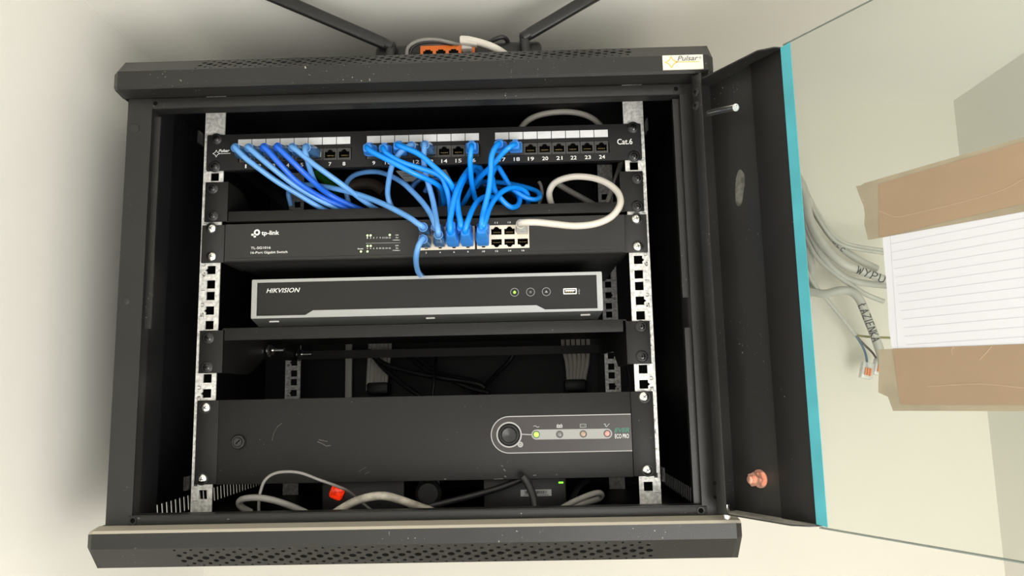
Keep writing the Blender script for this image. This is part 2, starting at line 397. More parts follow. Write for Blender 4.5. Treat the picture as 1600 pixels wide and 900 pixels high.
# the covers: a bevelled front band with a perforated slope
def cover(name, z0, z1, z2, flip):
    """z0 frame side edge, z1 start of slope, z2 outer edge at the back of the slope"""
    q = MB().use('metal'); F0, F1 = -.088, -.083; XW, XI = .3025, .2965
    s = 1 if z2 > z0 else -1
    def prof(f, ins):
        return [Vector((0, FY - .0001, z0)), Vector((0, f + .0022, z0 + s * .0012 + s * ins)), Vector((0, f, z0 + s * .0035 + s * ins)), Vector((0, f, z1 - s * ins)), Vector((0, FY - .0001, z2 - s * ins * .4))]
    A = prof(F0, 0); B = prof(F1, .0012)
    def sec(pr, x): return [Vector((x, p.y, p.z)) for p in pr]
    rings = [sec(B, -XW), sec(A, -XI), sec(A, XI), sec(B, XW)]
    for a in range(3):
        R0, R1 = rings[a], rings[a + 1]
        for k in range(4):
            if a == 1 and k == 3: continue
            q.use('dusty' if (flip and k in (0, 1) ) else 'metal')
            q.add([R0[k], R1[k], R1[k + 1], R0[k + 1]], [[0, 1, 2, 3]])
    q.use('metal')
    for r in (rings[0], rings[-1]): q.add(r, [[0, 1, 2, 3, 4]])
    # flat top / bottom going back over the cabinet
    q.box(-XW, XW, FY, YB - .0016, min(z2, z2 - s * .0012), max(z2, z2 - s * .0012)) if not flip else q.box(-XW, XW, FY, FY + .10, min(z2, z2 - s * .0012), max(z2, z2 - s * .0012))
    for sx in (-1, 1):
        a, b = sorted((sx * (XW - .0012), sx * XW)); q.box(a, b, FY, (YB - .0016) if not flip else FY + .10, *sorted((z0 + s * .0005, z2)))
    if flip: q.use('inner').box(-.295, .295, F1 + .0005, FY - .0003, z0 - .0040, z0 - .0030); q.use('metal')   # added dark liner under the dusty ledge, keeps the perforations dark
    # perforated slope
    L = math.hypot(F0 - FY, z2 - z1); U = Vector((0, (FY - F0) / L, (z2 - z1) / L)); N = Vector((0, -U.z, U.y)) * s
    if N.y > 0: N = -N
    x0, x1 = (-.224, .226) if not flip else (-.225, .232)
    hs = []; pitch = .0153; n = int((x1 - x0) / pitch)
    rows = [(.11, .0013), (.25, .0018), (.40, .0023), (.54, .0031), (.69, .0025), (.83, .0018), (.94, .0011)]
    for i in range(n):
        X = x0 + (i + .5) * pitch; w = .0034
        sgn = 1
        for j, (t, r) in enumerate(rows):
            sk = (t - .54) * .006
            hs.append(circ(X + (pitch / 2 if j % 2 else 0) + sk, t * L, r * 1.12, r * .92, 8))
    base = Vector((0, F0, z1))
    q.plate(rect(-XI, XI, 0, L), hs, .0008, lambda x, u, t: Vector((x, 0, 0)) + base + U * u - N * (.0008 - t))
    return q.build(name, cab)
top_cover = cover('top_cover', .4150, .4345, .4548, False)
bot_cover = cover('bottom_cover', -.0128, -.0300, -.0515, True)
# black baffle inside each cover
# brand badge
a = P(1036, 109.5, -.089); b = P(1098, 86, -.089)
bd = MB().use('sticker').box(a.x, b.x, -.0894, -.0881, a.z, b.z + .0005); bd = bd.build('badge', cab)
q = MB().use('badgegrey'); text_px(q, 'Pulsar', 1058.5, 86.5, 1091, 95.3, -.0895, bold=.012, shear=.3); text_px(q, '®', 1092.3, 88, 1096, 92, -.0895)
q.use('goldprint'); c = P(1049, 97.3, -.0895); fn = XZ(-.0895)
def star(q, c, r, w, fn):
    pts = []
    for k in range(4):
        a0 = math.pi / 2 * k; tip = Vector((c.x + r * math.cos(a0), c.z + r * math.sin(a0))); nx = Vector((c.x + r * math.cos(a0 + math.pi / 2), c.z + r * math.sin(a0 + math.pi / 2)))
        mid = Vector((c.x, c.z)) + Vector((math.cos(a0 + math.pi / 4), math.sin(a0 + math.pi / 4))) * r * .5
        pts += [tip, mid]
    pts.append(pts[0]); q.stroke(pts, w, fn)
star(q, c, .0058, .0009, fn); a = P(1055, 97, -.0895); b = P(1092, 96.2, -.0895); q.stroke([(a.x, a.z), (b.x, b.z)], .0007, fn)
q.build('lettering', bd)

# 19-inch mounting rails
HOLES = [((u - 1) * 44.45 + 6.35 + 15.875 * i) / 1000 for u in range(1, 10) for i in range(3)]
def rail(sx, Y, rear=False):
    xi, xo = sx * .2228, sx * .2432
    a, b = sorted((xi, xo)); q = MB().use('galv'); hs = []
    for i, z in enumerate(HOLES):
        cx = sx * .2322; h = .0046; r = rect(cx - h, cx + h, z - h, z + h)
        if i % 3 == 1:
            r = [(cx - h, z - h), (cx + h, z - h), (cx + h, z + h), (cx - h, z + h)] if False else (
                [(cx - h, z - h), (cx + h, z - h), (cx + h, z + h), (cx - h, z + h), (cx - h, z + .0018), (cx - h - .0022, z), (cx - h, z - .0018)] if sx < 0 else
                [(cx - h, z - h), (cx + h, z - h), (cx + h, z - .0018), (cx + h + .0022, z), (cx + h, z + .0018), (cx + h, z + h), (cx - h, z + h)])
        hs.append(r)
    q.plate(rect(a, b, ZFL + .0006, .4435), hs, .0018, lambda x, z, t: (x, Y + .0018 - t, z))
    xo2 = sx * .2450
    a, b = sorted((xo, xo2)); q.box(a, b, Y, Y + .014, ZFL + .0006, .4435)
    o = q.build('mounting_rail', cab)
    q = MB().use('dgrey'); fn = XZ(Y)
    for u in range(1, 10):
        z = (u - 1) * .04445
        q.stroke([(sx * .2383, z), (sx * .2430, z)], .0005, fn)
        text_box(q, str(u), min(sx * .2386, sx * .2424), max(sx * .2386, sx * .2424), z + .0150, z + .0200, fn, rot=1)
        text_box(q, 'U', min(sx * .2388, sx * .2422), max(sx * .2388, sx * .2422), z + .0265, z + .0305, fn, rot=1)
    q.build('lettering', o)
for sx in (-1, 1): rail(sx, 0.0006); rail(sx, .2955)
# depth braces that carry the rails
for z in (.392, .019):
    for sx in (-1, 1):
        a, b = sorted((sx * .2462, sx * .2600)); q = MB().use('inner')
        x0, x1 = (b - .0015, b) if sx < 0 else (a, a + .0015)
        q.box(x0, x1, -.012, YB - .008, z - .007, z + .007); q.build('depth_brace', cab)

# ------------------------------------------------------------------ the open door
AN = math.radians(31); DS = Vector((math.sin(AN), -math.cos(AN), 0)); DN = Vector((-math.cos(AN), -math.sin(AN), 0))   # along door, towards its inner face
DP = Vector((.300, -.075, 0))
def D(s, t, z): return DP + DS * s + DN * t + Vector((0, 0, z))
def dpix(u, v, t=0.):
    d = ray(u, v); p0 = DP + DN * t; k = (p0 - CAM).dot(DN) / d.dot(DN); p = CAM + d * k; return (p - DP).dot(DS), p.z
DZ0, DZ1, DW = -.0085, .4075, .094
def dbox(q, s0, s1, t0, t1, z0, z1, bev=0):
    return q.obox(D((s0 + s1) / 2, (t0 + t1) / 2, (z0 + z1) / 2), DS * ((s1 - s0) / 2), DN * ((t1 - t0) / 2), Vector((0, 0, (z1 - z0) / 2)), bev)
q = MB().use('metal')
dbox(q, 0, DW, -.0016, 0, DZ0, DZ1)                                   # skin
dbox(q, -.0012, .0002, 0, .0225, DZ0 + .001, DZ1 + .006)              # hinge-side flange
dbox(q, -.0012, .0105, .0210, .0225, DZ0 + .001, DZ1 + .005, .0004)       # its folded lip
for zz, nm in ((DZ1 - .0012, 'top'), (DZ0, 'bottom')):
    out = [(0, 0), (DW, 0), (DW - .004, .010), (DW - .016, .0185), (.038, .0195), (0, .0205)]
    q.use('metal' if nm == 'top' else 'dusty2' if False else 'metal')
    q.plate(out, [], .0012, lambda s, t, h, zz=zz: D(s, t, zz + h))
q.use('panel'); dbox(q, .0560, DW, .0001, .0036, DZ0 + .0012, DZ1 - .0014, .0002)
door = q.build('door', cab)
M['dustgrey'] = mat('grey_dust', (.30, .285, .25), .8, vary=.35, vscale=60)
q = MB().use('dustgrey')
q.plate([(.002, .001), (DW - .002, .001), (DW - .006, .0095), (DW - .017, .0178), (.038, .0188), (.002, .0195)], [], .0005, lambda s, t, h: D(s, t, DZ0 + .0012 + h))
q.build('dust_layer', door)['label'] = 'pale dust on the lower lip of the door'
# scuffs on the inside of the door
M['scuff'] = mat('grey_scuff', (.095, .092, .082), .7, vary=.6, vscale=160)
q = MB().use('scuff')
pts = [(1154, 266), (1158, 265), (1163, 272), (1164, 285), (1162, 300), (1160, 315), (1157, 322), (1153, 322), (1150, 318), (1149, 300), (1150, 280)]
q.plate([dpix(u, v) for u, v in pts], [], .0002, lambda s, z, t: D(s, t + .0001, z))
q.build('scuff_mark', door)['label'] = 'long rounded grey scuff'
# glass
GS0, GS1 = .0945, .600
q = MB().use('glass'); dbox(q, GS0, GS1, .0006, .0044, DZ0 - .0002, DZ1 + .0008)
gl = q.build('glass_pane', door)
q = MB().use('glassedge'); dbox(q, GS0, GS1, .0005, .0045, DZ0 - .0012, DZ0 - .0003); q.build('glass_edge', door)
q = MB().use('glassedge'); dbox(q, GS0, GS1, .0025, .0045, DZ1 + .0009, DZ1 + .0014); q.build('glass_edge', door)
q = MB().use('bluetape')
sa, _ = dpix(1217, 80, .0046); sb, _ = dpix(1229, 80, .0046)
q.plate([(.0925, DZ0 + .002), (.1030, DZ0 + .001), (.1030, DZ1 - .0002), (.0925, DZ1 - .001)], [], .0005, lambda s, z, t: D(s, .0046 + t, z))
q.build('edge_tape', door)['label'] = 'turquoise tape strip along the edge of the glass'
# screws of the door post
def phillips(q, c, n, r, m1='blackscrew', dome=.35, rot=0.):
    n = n.normalized(); q.use(m1)
    q.lathe(c, n, [(0, r), (r * .12, r), (r * dome * .8, r * .72), (r * dome, r * .35), (r * dome, 0)], 20)
    up = Vector((0, 0, 1)); U = up.cross(n).normalized(); W = n.cross(U)
    a = Vector(U * math.cos(rot) + W * math.sin(rot)); b = Vector(W * math.cos(rot) - U * math.sin(rot))
    q.use('dark' if m1 != 'chrome' else 'dgrey')
    for (p, w) in ((a, b), (b, a)): q.obox(c + n * (r * dome * .9), p * r * .45, w * r * .08, n * r * .12)
def lip_point(u, v):
    s_, z_ = dpix(u, v, .0226); return D(s_, .0226, z_)
for (u, v) in ((1087.5, 144), (1087.5, 165)):
    q = MB(); phillips(q, lip_point(u, v), DN, .0046, 'switch', .3); q.build('screw', door)
for (u, v) in ((1117, 755), (1117.5, 777)):
    q = MB().use('dark').lathe(lip_point(u, v), DN, [(0, .0019), (.0003, .0019)], 12); q.build('screw_hole', door)
# sprung hinge pin
e0 = D(.004, .003, dpix(1112, 176)[1]); e1 = D(.004, .003, 0)
pa = P(1108, 176.5, -.095); pb = P(1149, 168, -.135)
q = MB().use('chrome').cyl(pa, pb, .0035, 16); q.lathe(pb, pb - pa, [(0, .0035), (.0008, .0035), (.0008, .0022), (.0004, .0018), (.0004, 0)], 16); q.build('latch_pin', door)
# copper earthing bolt
s0, z0 = dpix(1190, 748); c = D(s0, 0, z0)
q = MB().use('copper').lathe(D(s0 - .001, .0003, z0), DN, [(0, .0082), (.0012, .0082), (.0012, .0055)], 24)
nut = [[D(s0 - .001, .0012, z0) + DN * h + (DS * math.cos(math.pi / 3 * k) + Vector((0, 0, 1)) * math.sin(math.pi / 3 * k)) * .0068 for k in range(6)] for h in (.0, .0052)]
q.loft(nut, smooth=False); nut = [[D(s0 - .001, .0066, z0) + DN * h + (DS * math.cos(math.pi / 3 * k + .3) + Vector((0, 0, 1)) * math.sin(math.pi / 3 * k + .3)) * .0064 for k in range(6)] for h in (.0, .0040)]
q.loft(nut, smooth=False); q.lathe(D(s0 - .001, .0105, z0), DN, [(0, .0034), (.0035, .0034), (.004, .0026), (.004, 0)], 16)
q.build('earth_bolt', door)['label'] = 'copper-coloured bolt with two nuts'
# hinge pivot at the foot of the door
pv = P(1135, 803.5, -.080)
q = MB().use('chrome').cyl(pv + Vector((0, 0, -.009)), pv + Vector((0, 0, .009)), .0036, 16); q.build('hinge_pin', door)

# ------------------------------------------------------------------ sheet of paper taped to the glass
T0 = .0047
lp = dpix(1384, 352, T0); lb = dpix(1396, 545, T0)
paper = MB().use('paper')
sl = dpix(1386, 350, T0)[0]
ztl = dpix(1387, 370, T0)[1]; zbl = dpix(1396, 545, T0)[1]
zt2 = dpix(1600, 318, T0)[1]; s2 = dpix(1600, 318, T0)[0]
# wavy left edge, built as a thin plate on the door plane
edge = [dpix(u, v, T0) for u, v in ((1379, 350), (1380, 380), (1383, 420), (1386, 450), (1388, 480), (1389, 510), (1394, 545), (1395, 575))]
SR = .372
zr_t = edge[0][1] + .012; zr_b = edge[-1][1]
outl = edge + [(SR, zr_b), (SR, zr_t)]
pp = paper
pp.plate(outl, [], .0003, lambda s, z, t: D(s, T0 + t, z))
sheet = pp.build('lined_paper', at=D(edge[3][0], T0, edge[3][1]))
tag(sheet, 'white lined sheet of paper taped to the glass of the open cabinet door', 'paper')
q = MB().use('paperline')
nl = 15
a_s = [dpix(1386, 356 + i * 13.2, T0) for i in range(nl)]
for i, (s, z) in enumerate(a_s):
    s0 = max(s, dpix(1386 + .06 * (i * 13), 400, T0)[0]) + .003; q.stroke([(s0, z), (SR - .001, z)], .00045, lambda s, z, t: D(s, T0 + .0003 + t, z), .0001)
q.stroke([(dpix(1387, 360, T0)[0] + .002, edge[0][1] - .004), (dpix(1399, 540, T0)[0] + .002, edge[-2][1])], .0004, lambda s, z, t: D(s, T0 + .0003 + t, z), .0001)
q.build('ruled_lines', sheet)
# tape strips: brown over the paper, paler where only glass lies behind
def strip(px_poly, over_poly, name):
    q = MB().use('tape'); q.plate(over_poly, [], .0002, lambda s, z, t: D(s, T0 + .0006 + t, z))
    q.use('tapeover'); 
    q.plate(px_poly, [], .0002, lambda s, z, t: D(s, T0 + .00035 + t, z))
    return q.build(name, sheet)
tl = dpix(1338, 292, T0); tb = dpix(1358, 373, T0)
def Q(*l): return [dpix(u, v, T0) for u, v in l]
strip(Q((1338, 291), (1345, 290), (1352, 286), (1640, 203), (1660, 320), (1380, 371), (1357, 375), (1354, 362), (1351, 350), (1352, 335), (1350, 322), (1342, 302)),
      Q((1373, 288), (1640, 210), (1640, 309), (1375, 371)), 'tape_strip')
strip(Q((1374, 546), (1374, 575), (1373, 600), (1373, 613), (1388, 620), (1396, 642), (1640, 642.5), (1640, 536), (1400, 545)),
      Q((1396, 545), (1640, 536.5), (1640, 633), (1408, 632)), 'tape_strip')
M['crease'] = mat('tape_crease', (.42, .31, .21), .3)
for pts in (((1490, 555), (1488, 547), (1493, 541)), ((1532, 562), (1543, 550), (1551, 541)), ((1375, 330), (1400, 339), (1425, 335), (1480, 322), (1560, 300), (1600, 280)), ((1450, 604), (1530, 600), (1600, 606))):
    q = MB().use('crease'); q.stroke([(p.x, p.y) for p in spline([(a, b, 0) for a, b in Q(*pts)], 6)], .0005, lambda s, z, t: D(s, T0 + .0008 + t, z), .0002); q.build('tape_crease', sheet)

# ------------------------------------------------------------------ rack equipment
FRONT = Vector((0, -1, 0))
def rack_screw(parent, u, v, Y, kind):
    c = P(u, v, Y); q = MB()
    if kind == 'black':
        q.use('rubber').lathe(c, FRONT, [(0, .0064), (.0008, .0066), (.0022, .0050), (.0024, .0042)], 22)
        phillips(q, c + FRONT * .0014, FRONT, .0044, 'blackscrew', .45, random.uniform(0, 1.5))
    else:
        q.use('rubber').lathe(c, FRONT, [(0, .0062), (.0009, .0064), (.0012, .0055)], 22)
        phillips(q, c + FRONT * .0008, FRONT, .0050, 'chrome', .42, random.uniform(0, 1.5))
    o = q.build('rack_screw', parent)
    if kind != 'black': o['label'] = 'bright zinc screw'
    return o

# T-shaped socket module, front face at y = 0 facing -y, centred on the origin; tab up
def port_mesh(w, h, mt, tabup, sw=.0115, sh=.0072):
    q = MB().use(mt); s = 1 if tabup else -1
    a, b, tw, th = sw / 2, sh / 2, .0060 / 2, .0024
    T = [(-a, -b), (a, -b), (a, b), (tw, b), (tw, b + th * .5), (tw * .6, b + th * .5), (tw * .6, b + th), (-tw * .6, b + th), (-tw * .6, b + th * .5), (-tw, b + th * .5), (-tw, b), (-a, b)]
    T = [(x, z * s - s * .0008) for x, z in T]
    if s < 0: T = T[::-1]
    q.plate(rect(-w / 2, w / 2, -h / 2, h / 2), [T], .0012, lambda x, z, t: (x, .0012 - t, z))
    q.use('dark')
    n = len(T); vs = [Vector((x, .0006, z)) for x, z in T] + [Vector((x, .011, z)) for x, z in T]
    q.add(vs, [[i, (i + 1) % n, n + (i + 1) % n, n + i] for i in range(n)] + [list(range(n, 2 * n))])
    q.use('gold')
    for k in range(8):
        x = (k - 3.5) * .00102; q.obox(Vector((x, .006, -s * .0018)), Vector((.00022, 0, 0)), Vector((0, .0035, -s * .001)), Vector((0, 0, .0002)))
    return q

# ---- patch panel
pan = empty('patch_panel', (0, 0, .3556), 'black 24-port patch panel at the top of the rack with white label tabs', 'patch panel')
Yp = -.002
PX0 = [-.197, -.0546, .0878]; PITCH = .01562; ZP = .3716
q = MB().use('patch'); hs = []
for g in range(3):
    x0 = PX0[g] - PITCH / 2 - .0008; x1 = PX0[g] + PITCH * 7.5 + .0008; hs.append(rect(x0, x1, .3642, .3782))
SLX = [(-.0300, .0)]
q.plate(rrect(-.2412, .2412, .3556, .3968, .0015), hs, .0018, lambda x, z, t: (x, Yp + .0018 - t, z))
q.box(-.222, .222, 0, .045, .3958, .3968); q.box(-.222, .222, 0, .004, .3556, .3566); q.box(-.222, .222, .016, .030, .3630, .3800)
face = q.build('faceplate', pan)
pm = port_mesh(PITCH - .0006, .0134, 'portface', True)
proto = None; plist = []
for g in range(3):
    for k in range(8):
        loc = Vector((PX0[g] + k * PITCH, Yp + .0004, ZP - .0004))
        if proto is None:
            for v in pm.v: v += loc
            proto = pm.build('port', pan, at=loc)
        else: inst(proto, pan, loc)
        plist.append(loc)
for g, (a, b) in enumerate(((-.2064, -.0803), (-.0625, .0627), (.0798, .2050))):
    w = (b - a) / 8
    for k in range(8):
        q = MB().use('paper_lbl').box(a + k * w + .0004, a + (k + 1) * w - .0004, Yp - .0007, Yp - .0001, .3823, .3905); q.build('label_tab', pan)
q = MB().use('white')
for i, l in enumerate(plist):
    s = str(i + 1); w = .0031 if i < 9 else .0066
    if s == '1': w = .0016
    text_box(q, s, l.x - w / 2 + .0002, l.x + w / 2 + .0002, .3576, .3618, XZ(Yp), bold=.01)
text_px(q, 'Cat.6', 964.5, 216.5, 988, 226, Yp, bold=.012)
text_px(q, 'Pulsar', 341.5, 233, 359, 238, Yp, bold=.02, shear=.3)
c = P(338, 240, Yp); star(q, c, .0038, .0005, XZ(Yp)); a = P(341, 240.3, Yp); b = P(360, 239.6, Yp); q.stroke([(a.x, a.z), (b.x, b.z)], .0004, XZ(Yp))
q.build('lettering', pan)
for u, v in ((338.2, 217.5), (336, 260.5), (989.2, 199.5), (990.5, 244.5)): rack_screw(pan, u, v, Yp, 'black')

# ---- rack shelves
def shelf(name, label, up, zl0, zl1, zb0, zb1, scr, depth):
    o = empty(name, (0, 0, zl0), label, 'shelf'); Y = -.002
    q = MB().use('panel')
    q.box(-.2138, .2185 if up else .2125, Y - .0020, Y - .0005, zl0, zl1, .0004)                   # front lip
    zt = zl0 if up else zl1 - .0012
    q.box(-.2160, .2160, Y, depth, zt, zt + .0012); q.build('tray', o)
    for sx in (-1, 1):
        q = MB().use('panel'); a, b = sorted((sx * .2155, sx * .2410))
        q.box(a, b, Y - .0005, Y + .0010, zb0, zb1, .0004)
        a, b = sorted((sx * .2155, sx * .2170))
        poly = [(Y, zb0), (.085, zb0), (.125, zb0 + .02), (.125, zb0 + .021), (.125, zt), (Y, zb1)] if not up else [(Y, zb0), (depth, zb0), (depth, zb0 + .014), (.10, zb0 + .014), (.035, zb1), (Y, zb1)]
        if not up: poly = [(Y, zb0), (.078, zb0), (.122, zb0 + .020), (depth, zb0 + .024), (depth, zt), (Y, zt)]
        q.plate(poly, [], b - a, lambda y, z, t, a=a: (a + t, y, z)); q.build('bracket', o)
    for s in scr: rack_screw(o, *s, Y - .0005, 'black')
    return o
sh1 = shelf('rack_shelf', 'upper black rack shelf between the patch panel and the switch', True, .2968, .3082, .2975, .3425,
            ((332.3, 294.6), (332.3, 337), (995.6, 279), (995.6, 322.6)), .26)
sh2 = shelf('rack_shelf', 'lower black rack shelf carrying the silver-framed recorder', False, .1668, .1800, .1325, .1780,
            ((325.5, 528.6), (323.3, 574), (1001.7, 510.2), (1003, 557)), .27)
q = MB().use('panel').box(-.214, .212, .2500, .2515, .1575, .1690); q.build('rear_lip', sh2)
for (u, v, x, yy) in ((432, 545, -.2135, .132), (475, 552, -.2135, .252)):
    q = MB().use('chrome'); c = Vector((x, yy, .1640 if yy < .2 else .1650))
    q.lathe(c, Vector((1, 0, 0)), [(0, .0085), (.0015, .0085), (.0018, .006)], 18)
    q.loft([[c + Vector((h, math.cos(math.pi / 3 * k) * .0068, math.sin(math.pi / 3 * k) * .0068)) for k in range(6)] for h in (.0015, .0065)], smooth=False)
    q.cyl(c + Vector((.006, 0, 0)), c + Vector((.020, 0, 0)), .0034, 12); q.build('bolt', sh2)['label'] = 'bright bolt with a nut on the side of the shelf'
# bolt standing on the upper shelf
# ---- network switch
sw = empty('network_switch', (0, 0, .2518), 'dark grey 16-port network switch with a cream block of sockets, below the upper shelf', 'network switch')
Ys = -.004; ZS0, ZS1 = .2521, .2937
q = MB().use('switch').box(-.2165, .2185, .0095, .205, ZS0, ZS1, .0008); q.box(-.2165, .2185, Ys, .0095, ZS0, ZS0 + .001); q.box(-.2165, .2185, Ys, .0095, ZS1 - .001, ZS1)
q.box(-.2165, -.2150, Ys, .0095, ZS0 + .001, ZS1 - .001); q.box(.2170, .2185, Ys, .0095, ZS0 + .001, ZS1 - .001); q.build('case', sw)
q = MB().use('switch')
BX = [(-.0038, .0564), (.0586, .1152)]; BZ = (.2592, .2850)
q.plate(rrect(-.2155, .2175, ZS0 + .0006, ZS1 - .0006, .001), [rect(BX[0][0], BX[1][1], BZ[0], BZ[1])], .0016, lambda x, z, t: (x, Ys - t, z))
q.plate(rrect(-.2088, .2060, ZS0 + .0035, ZS1 - .0030, .001), [rect(BX[0][0], BX[1][1], BZ[0], BZ[1])], .0006, lambda x, z, t: (x, Ys - .0016 - t, z))
q.build('faceplate', sw)
for sx in (-1, 1):
    q = MB().use('switch'); a, b = sorted((sx * .2178, sx * .2428)); q.box(a, b, -.0025, -.0003, ZS0, ZS1 + .0002, .0005)
    a, b = sorted((sx * .2178, sx * .2192)); q.box(a + (.0012 if sx > 0 else -.0012), b + (.0012 if sx > 0 else -.0012), -.0003, .06, ZS0, ZS1); q.build('rack_ear', sw)
for u, v in ((330.2, 356.8), (330.4, 400.8), (994.6, 341.7), (997, 385)): rack_screw(sw, u, v, -.0025, 'zinc')
YK = Ys - .0018
SWP = {}
for bi, (a, b) in enumerate(BX):
    w = (b - a) / 4
    sock = MB().use('cream').box(a, b, YK + .0112, YK + .0150, BZ[0], BZ[1]); bl = sock.build('socket_block', sw); bl['label'] = 'cream socket block'
    up = None; dn = None; hh = (BZ[1] - BZ[0]) / 2
    for k in range(4):
        n = bi * 8 + k * 2 + 1
        for row, (zc, tab) in enumerate(((BZ[1] - hh / 2, True), (BZ[0] + hh / 2, False))):
            loc = Vector((a + (k + .5) * w, YK, zc)); SWP[n + row] = loc
            pr = up if row == 0 else dn
            if pr is None:
                pmx = port_mesh(w, hh, 'cream', tab, .0112, .0064)
                for v in pmx.v: v += loc
                pr = pmx.build('port', sw, at=loc)
                if row == 0: up = pr
                else: dn = pr
            else: inst(pr, sw, loc)
q = MB().use('white'); YL = Ys - .0022
fn = XZ(YL)
text_px(q, 'tp-link', 408.5, 360, 436.5, 369.5, YL, bold=.02)
# looped emblem left of the name
c = P(401.6, 363.2, YL); q.ring(Vector((c.x, YL, c.z)), .0016, .0034, .0002, 24)
a = P(392.8, 366.8, YL); b = P(400, 366.8, YL); q.stroke([(a.x, a.z), (b.x, b.z)], .0021, fn); a = P(398, 366, YL); b = P(398.2, 371, YL); q.stroke([(a.x, a.z), (b.x, b.z)], .0024, fn)
text_px(q, 'TL-SG1016', 392, 385, 423, 389.5, YL, bold=.006)
text_px(q, '16-Port Gigabit Switch', 391.8, 391.6, 449.3, 397.8, YL, bold=.006)
for n, l in SWP.items():
    if n in (1, 3, 5, 7, 9): continue
    w = .0014 if n < 10 else .0030
    z = BZ[0] - .0036 if n % 2 == 0 else BZ[1] + .0018
    text_box(q, str(n), l.x - w / 2, l.x + w / 2, z, z + .0018, fn, bold=.01)
for r, (nums, v) in enumerate((((1, 3, 5, 7, 9, 11, 13, 15), 371.8), ((2, 4, 6, 8, 10, 12, 14, 16), 388.2))):
    for k, n in enumerate(nums):
        u = 574.1 + 4.98 * k; hw = .7 if n < 10 else 1.4; text_px(q, str(n), u - hw, v - 1.2 - .05 * k, u + hw, v + 1.1 - .05 * k, YL, bold=.01)
for (t, u0, v0, u1, v1) in (('Link', 618, 366, 623, 368.2), ('Act', 618.3, 370, 622.5, 372.2), ('1000Mbps', 613.7, 374.3, 625, 376.3), ('Link', 618, 382.5, 623, 384.7), ('Act', 618.3, 386.5, 622.5, 388.7), ('1000Mbps', 613.7, 390.4, 625, 392.4), ('Power', 559, 387.5, 568, 389.9)):
    text_px(q, t, u0, v0, u1, v1, YL, bold=.01)
for k in range(27):
    a = P(572.3 + k * 2, 380.2 - .035 * k, YL); b = P(573.3 + k * 2, 380.2 - .035 * k, YL); q.stroke([(a.x, a.z), (b.x, b.z)], .0003, fn)
q.build('lettering', sw)
for (u, v) in ((574.2, 367.9), (579, 367.8), (609, 367.1), (574.2, 384.4), (579.2, 384.2), (574.2, 392.9), (564, 393)):
    c = P(u, v, YL); q = MB().use('ledw').lathe(c, FRONT, [(0, .0011), (.0003, .0009), (.0004, 0)], 12); q.build('status_light', sw)

# ---- recorder
nv = empty('video_recorder', (0, .02, .180), 'black recorder with a silver bezel and three round indicators, on the lower shelf', 'recorder')
Yn = .020
q = MB().use('nvrbody').box(-.1905, .1905, Yn + .012, .25, .1850, .2330, .0015); q.build('case', nv)
q = MB().use('silver')
def z_at(x, zl, zr): return zl + (zr - zl) * (x + .1945) / .389
fn = lambda x, z, t: (x, Yn - t, z)
inner = [(-.1885, .2322), (-.1885, .1950), (-.1340, .1950), (-.1255, .2000), (.1215, .2000), (.1310, .1950), (.1885, .1950), (.1885, .2322)]
q.plate(rrect(-.1945, .1945, .1922, .2357, .0012), [inner[::-1]], .010, lambda x, z, t: (x, Yn + .010 - t, z))
q.build('bezel', nv)
q = MB().use('trim')
q.add([(-.1945, Yn, .1922), (.1945, Yn, .1922), (.189, Yn + .010, .1838), (-.189, Yn + .010, .1838), (-.1945, Yn + .012, .1922), (.1945, Yn + .012, .1922)], [[0, 1, 2, 3], [0, 3, 4], [1, 5, 2], [3, 2, 5, 4]])
q.build('lower_trim', nv)
q = MB().use('nvr').plate([(x * .999, z) for x, z in inner][::-1], [], .004, lambda x, z, t: (x, Yn + .0055 - t, z)); q.build('front_panel', nv)
for (u0, v0, u1, v1) in ((422, 501.5, 437, 503.8), (666, 496.2, 680, 498.4), (907, 491, 922, 493.4)):
    a = P(u0, v1, Yn + .006); b = P(u1, v0, Yn + .006)
    q = MB().use('white').box(a.x, b.x, Yn + .003, Yn + .008, a.z - .0003, b.z, .0003); q.build('foot_pad', nv)
for x in (-.16, .16):
    for y in (.04, .23): MB().use('rubber').lathe(Vector((x, y, .1852)), Vector((0, 0, -1)), [(0, .008), (.005, .007)], 18).build('foot', nv)
YL = Yn + .0014; fn = XZ(YL)
q = MB().use('white'); text_px(q, 'HIKVISION', 416.3, 449.5, 469, 457.8, YL, bold=.010, shear=.28, spacing=1.03); q.build('lettering', nv)
for i, (u, v, mt) in enumerate(((804, 456.7, 'ledg'), (828.9, 456.3, 'ledoff'), (853.6, 455.8, 'grey_print'))):
    c = P(u, v, YL); q = MB().use('grey_print').ring(c, .0042, .0047, .0003, 28); o = q.build('indicator_ring', nv)
    q = MB().use(mt); r = .0015 if i == 0 else .0012
    if i == 1: q.box(c.x - r, c.x + r, YL - .0003, YL, c.z - r, c.z + r)
    elif i == 2: q.add([(c.x - .0017, YL - .0003, c.z - .001), (c.x + .0017, YL - .0003, c.z - .001), (c.x, YL - .0003, c.z + .0016)], [[0, 1, 2]])
    else: q.lathe(c, FRONT, [(0, r), (.0004, r * .8), (.0004, 0)], 16)
    q.build('indicator_light', o)
a = P(880.2, 460, YL); b = P(901, 450.3, YL)
q = MB().use('chrome').plate(rrect(a.x, b.x, a.z, b.z, .0008), [rrect(a.x + .0012, b.x - .0012, a.z + .0012, b.z - .0012, .0005)], .0012, XZ(YL + .0006))
q.use('dark').box(a.x + .001, b.x - .001, YL - .0002, YL + .0002, a.z + .001, b.z - .001)
q.use('white').box(a.x + .0022, b.x - .0022, YL - .0006, YL - .0002, (a.z + b.z) / 2 - .0001, (a.z + b.z) / 2 + .0014)
for k in range(4): q.use('gold').box(a.x + .0026 + k * .0024, a.x + .0038 + k * .0024, YL - .0006, YL - .0002, (a.z + b.z) / 2 - .0012, (a.z + b.z) / 2 - .0002)
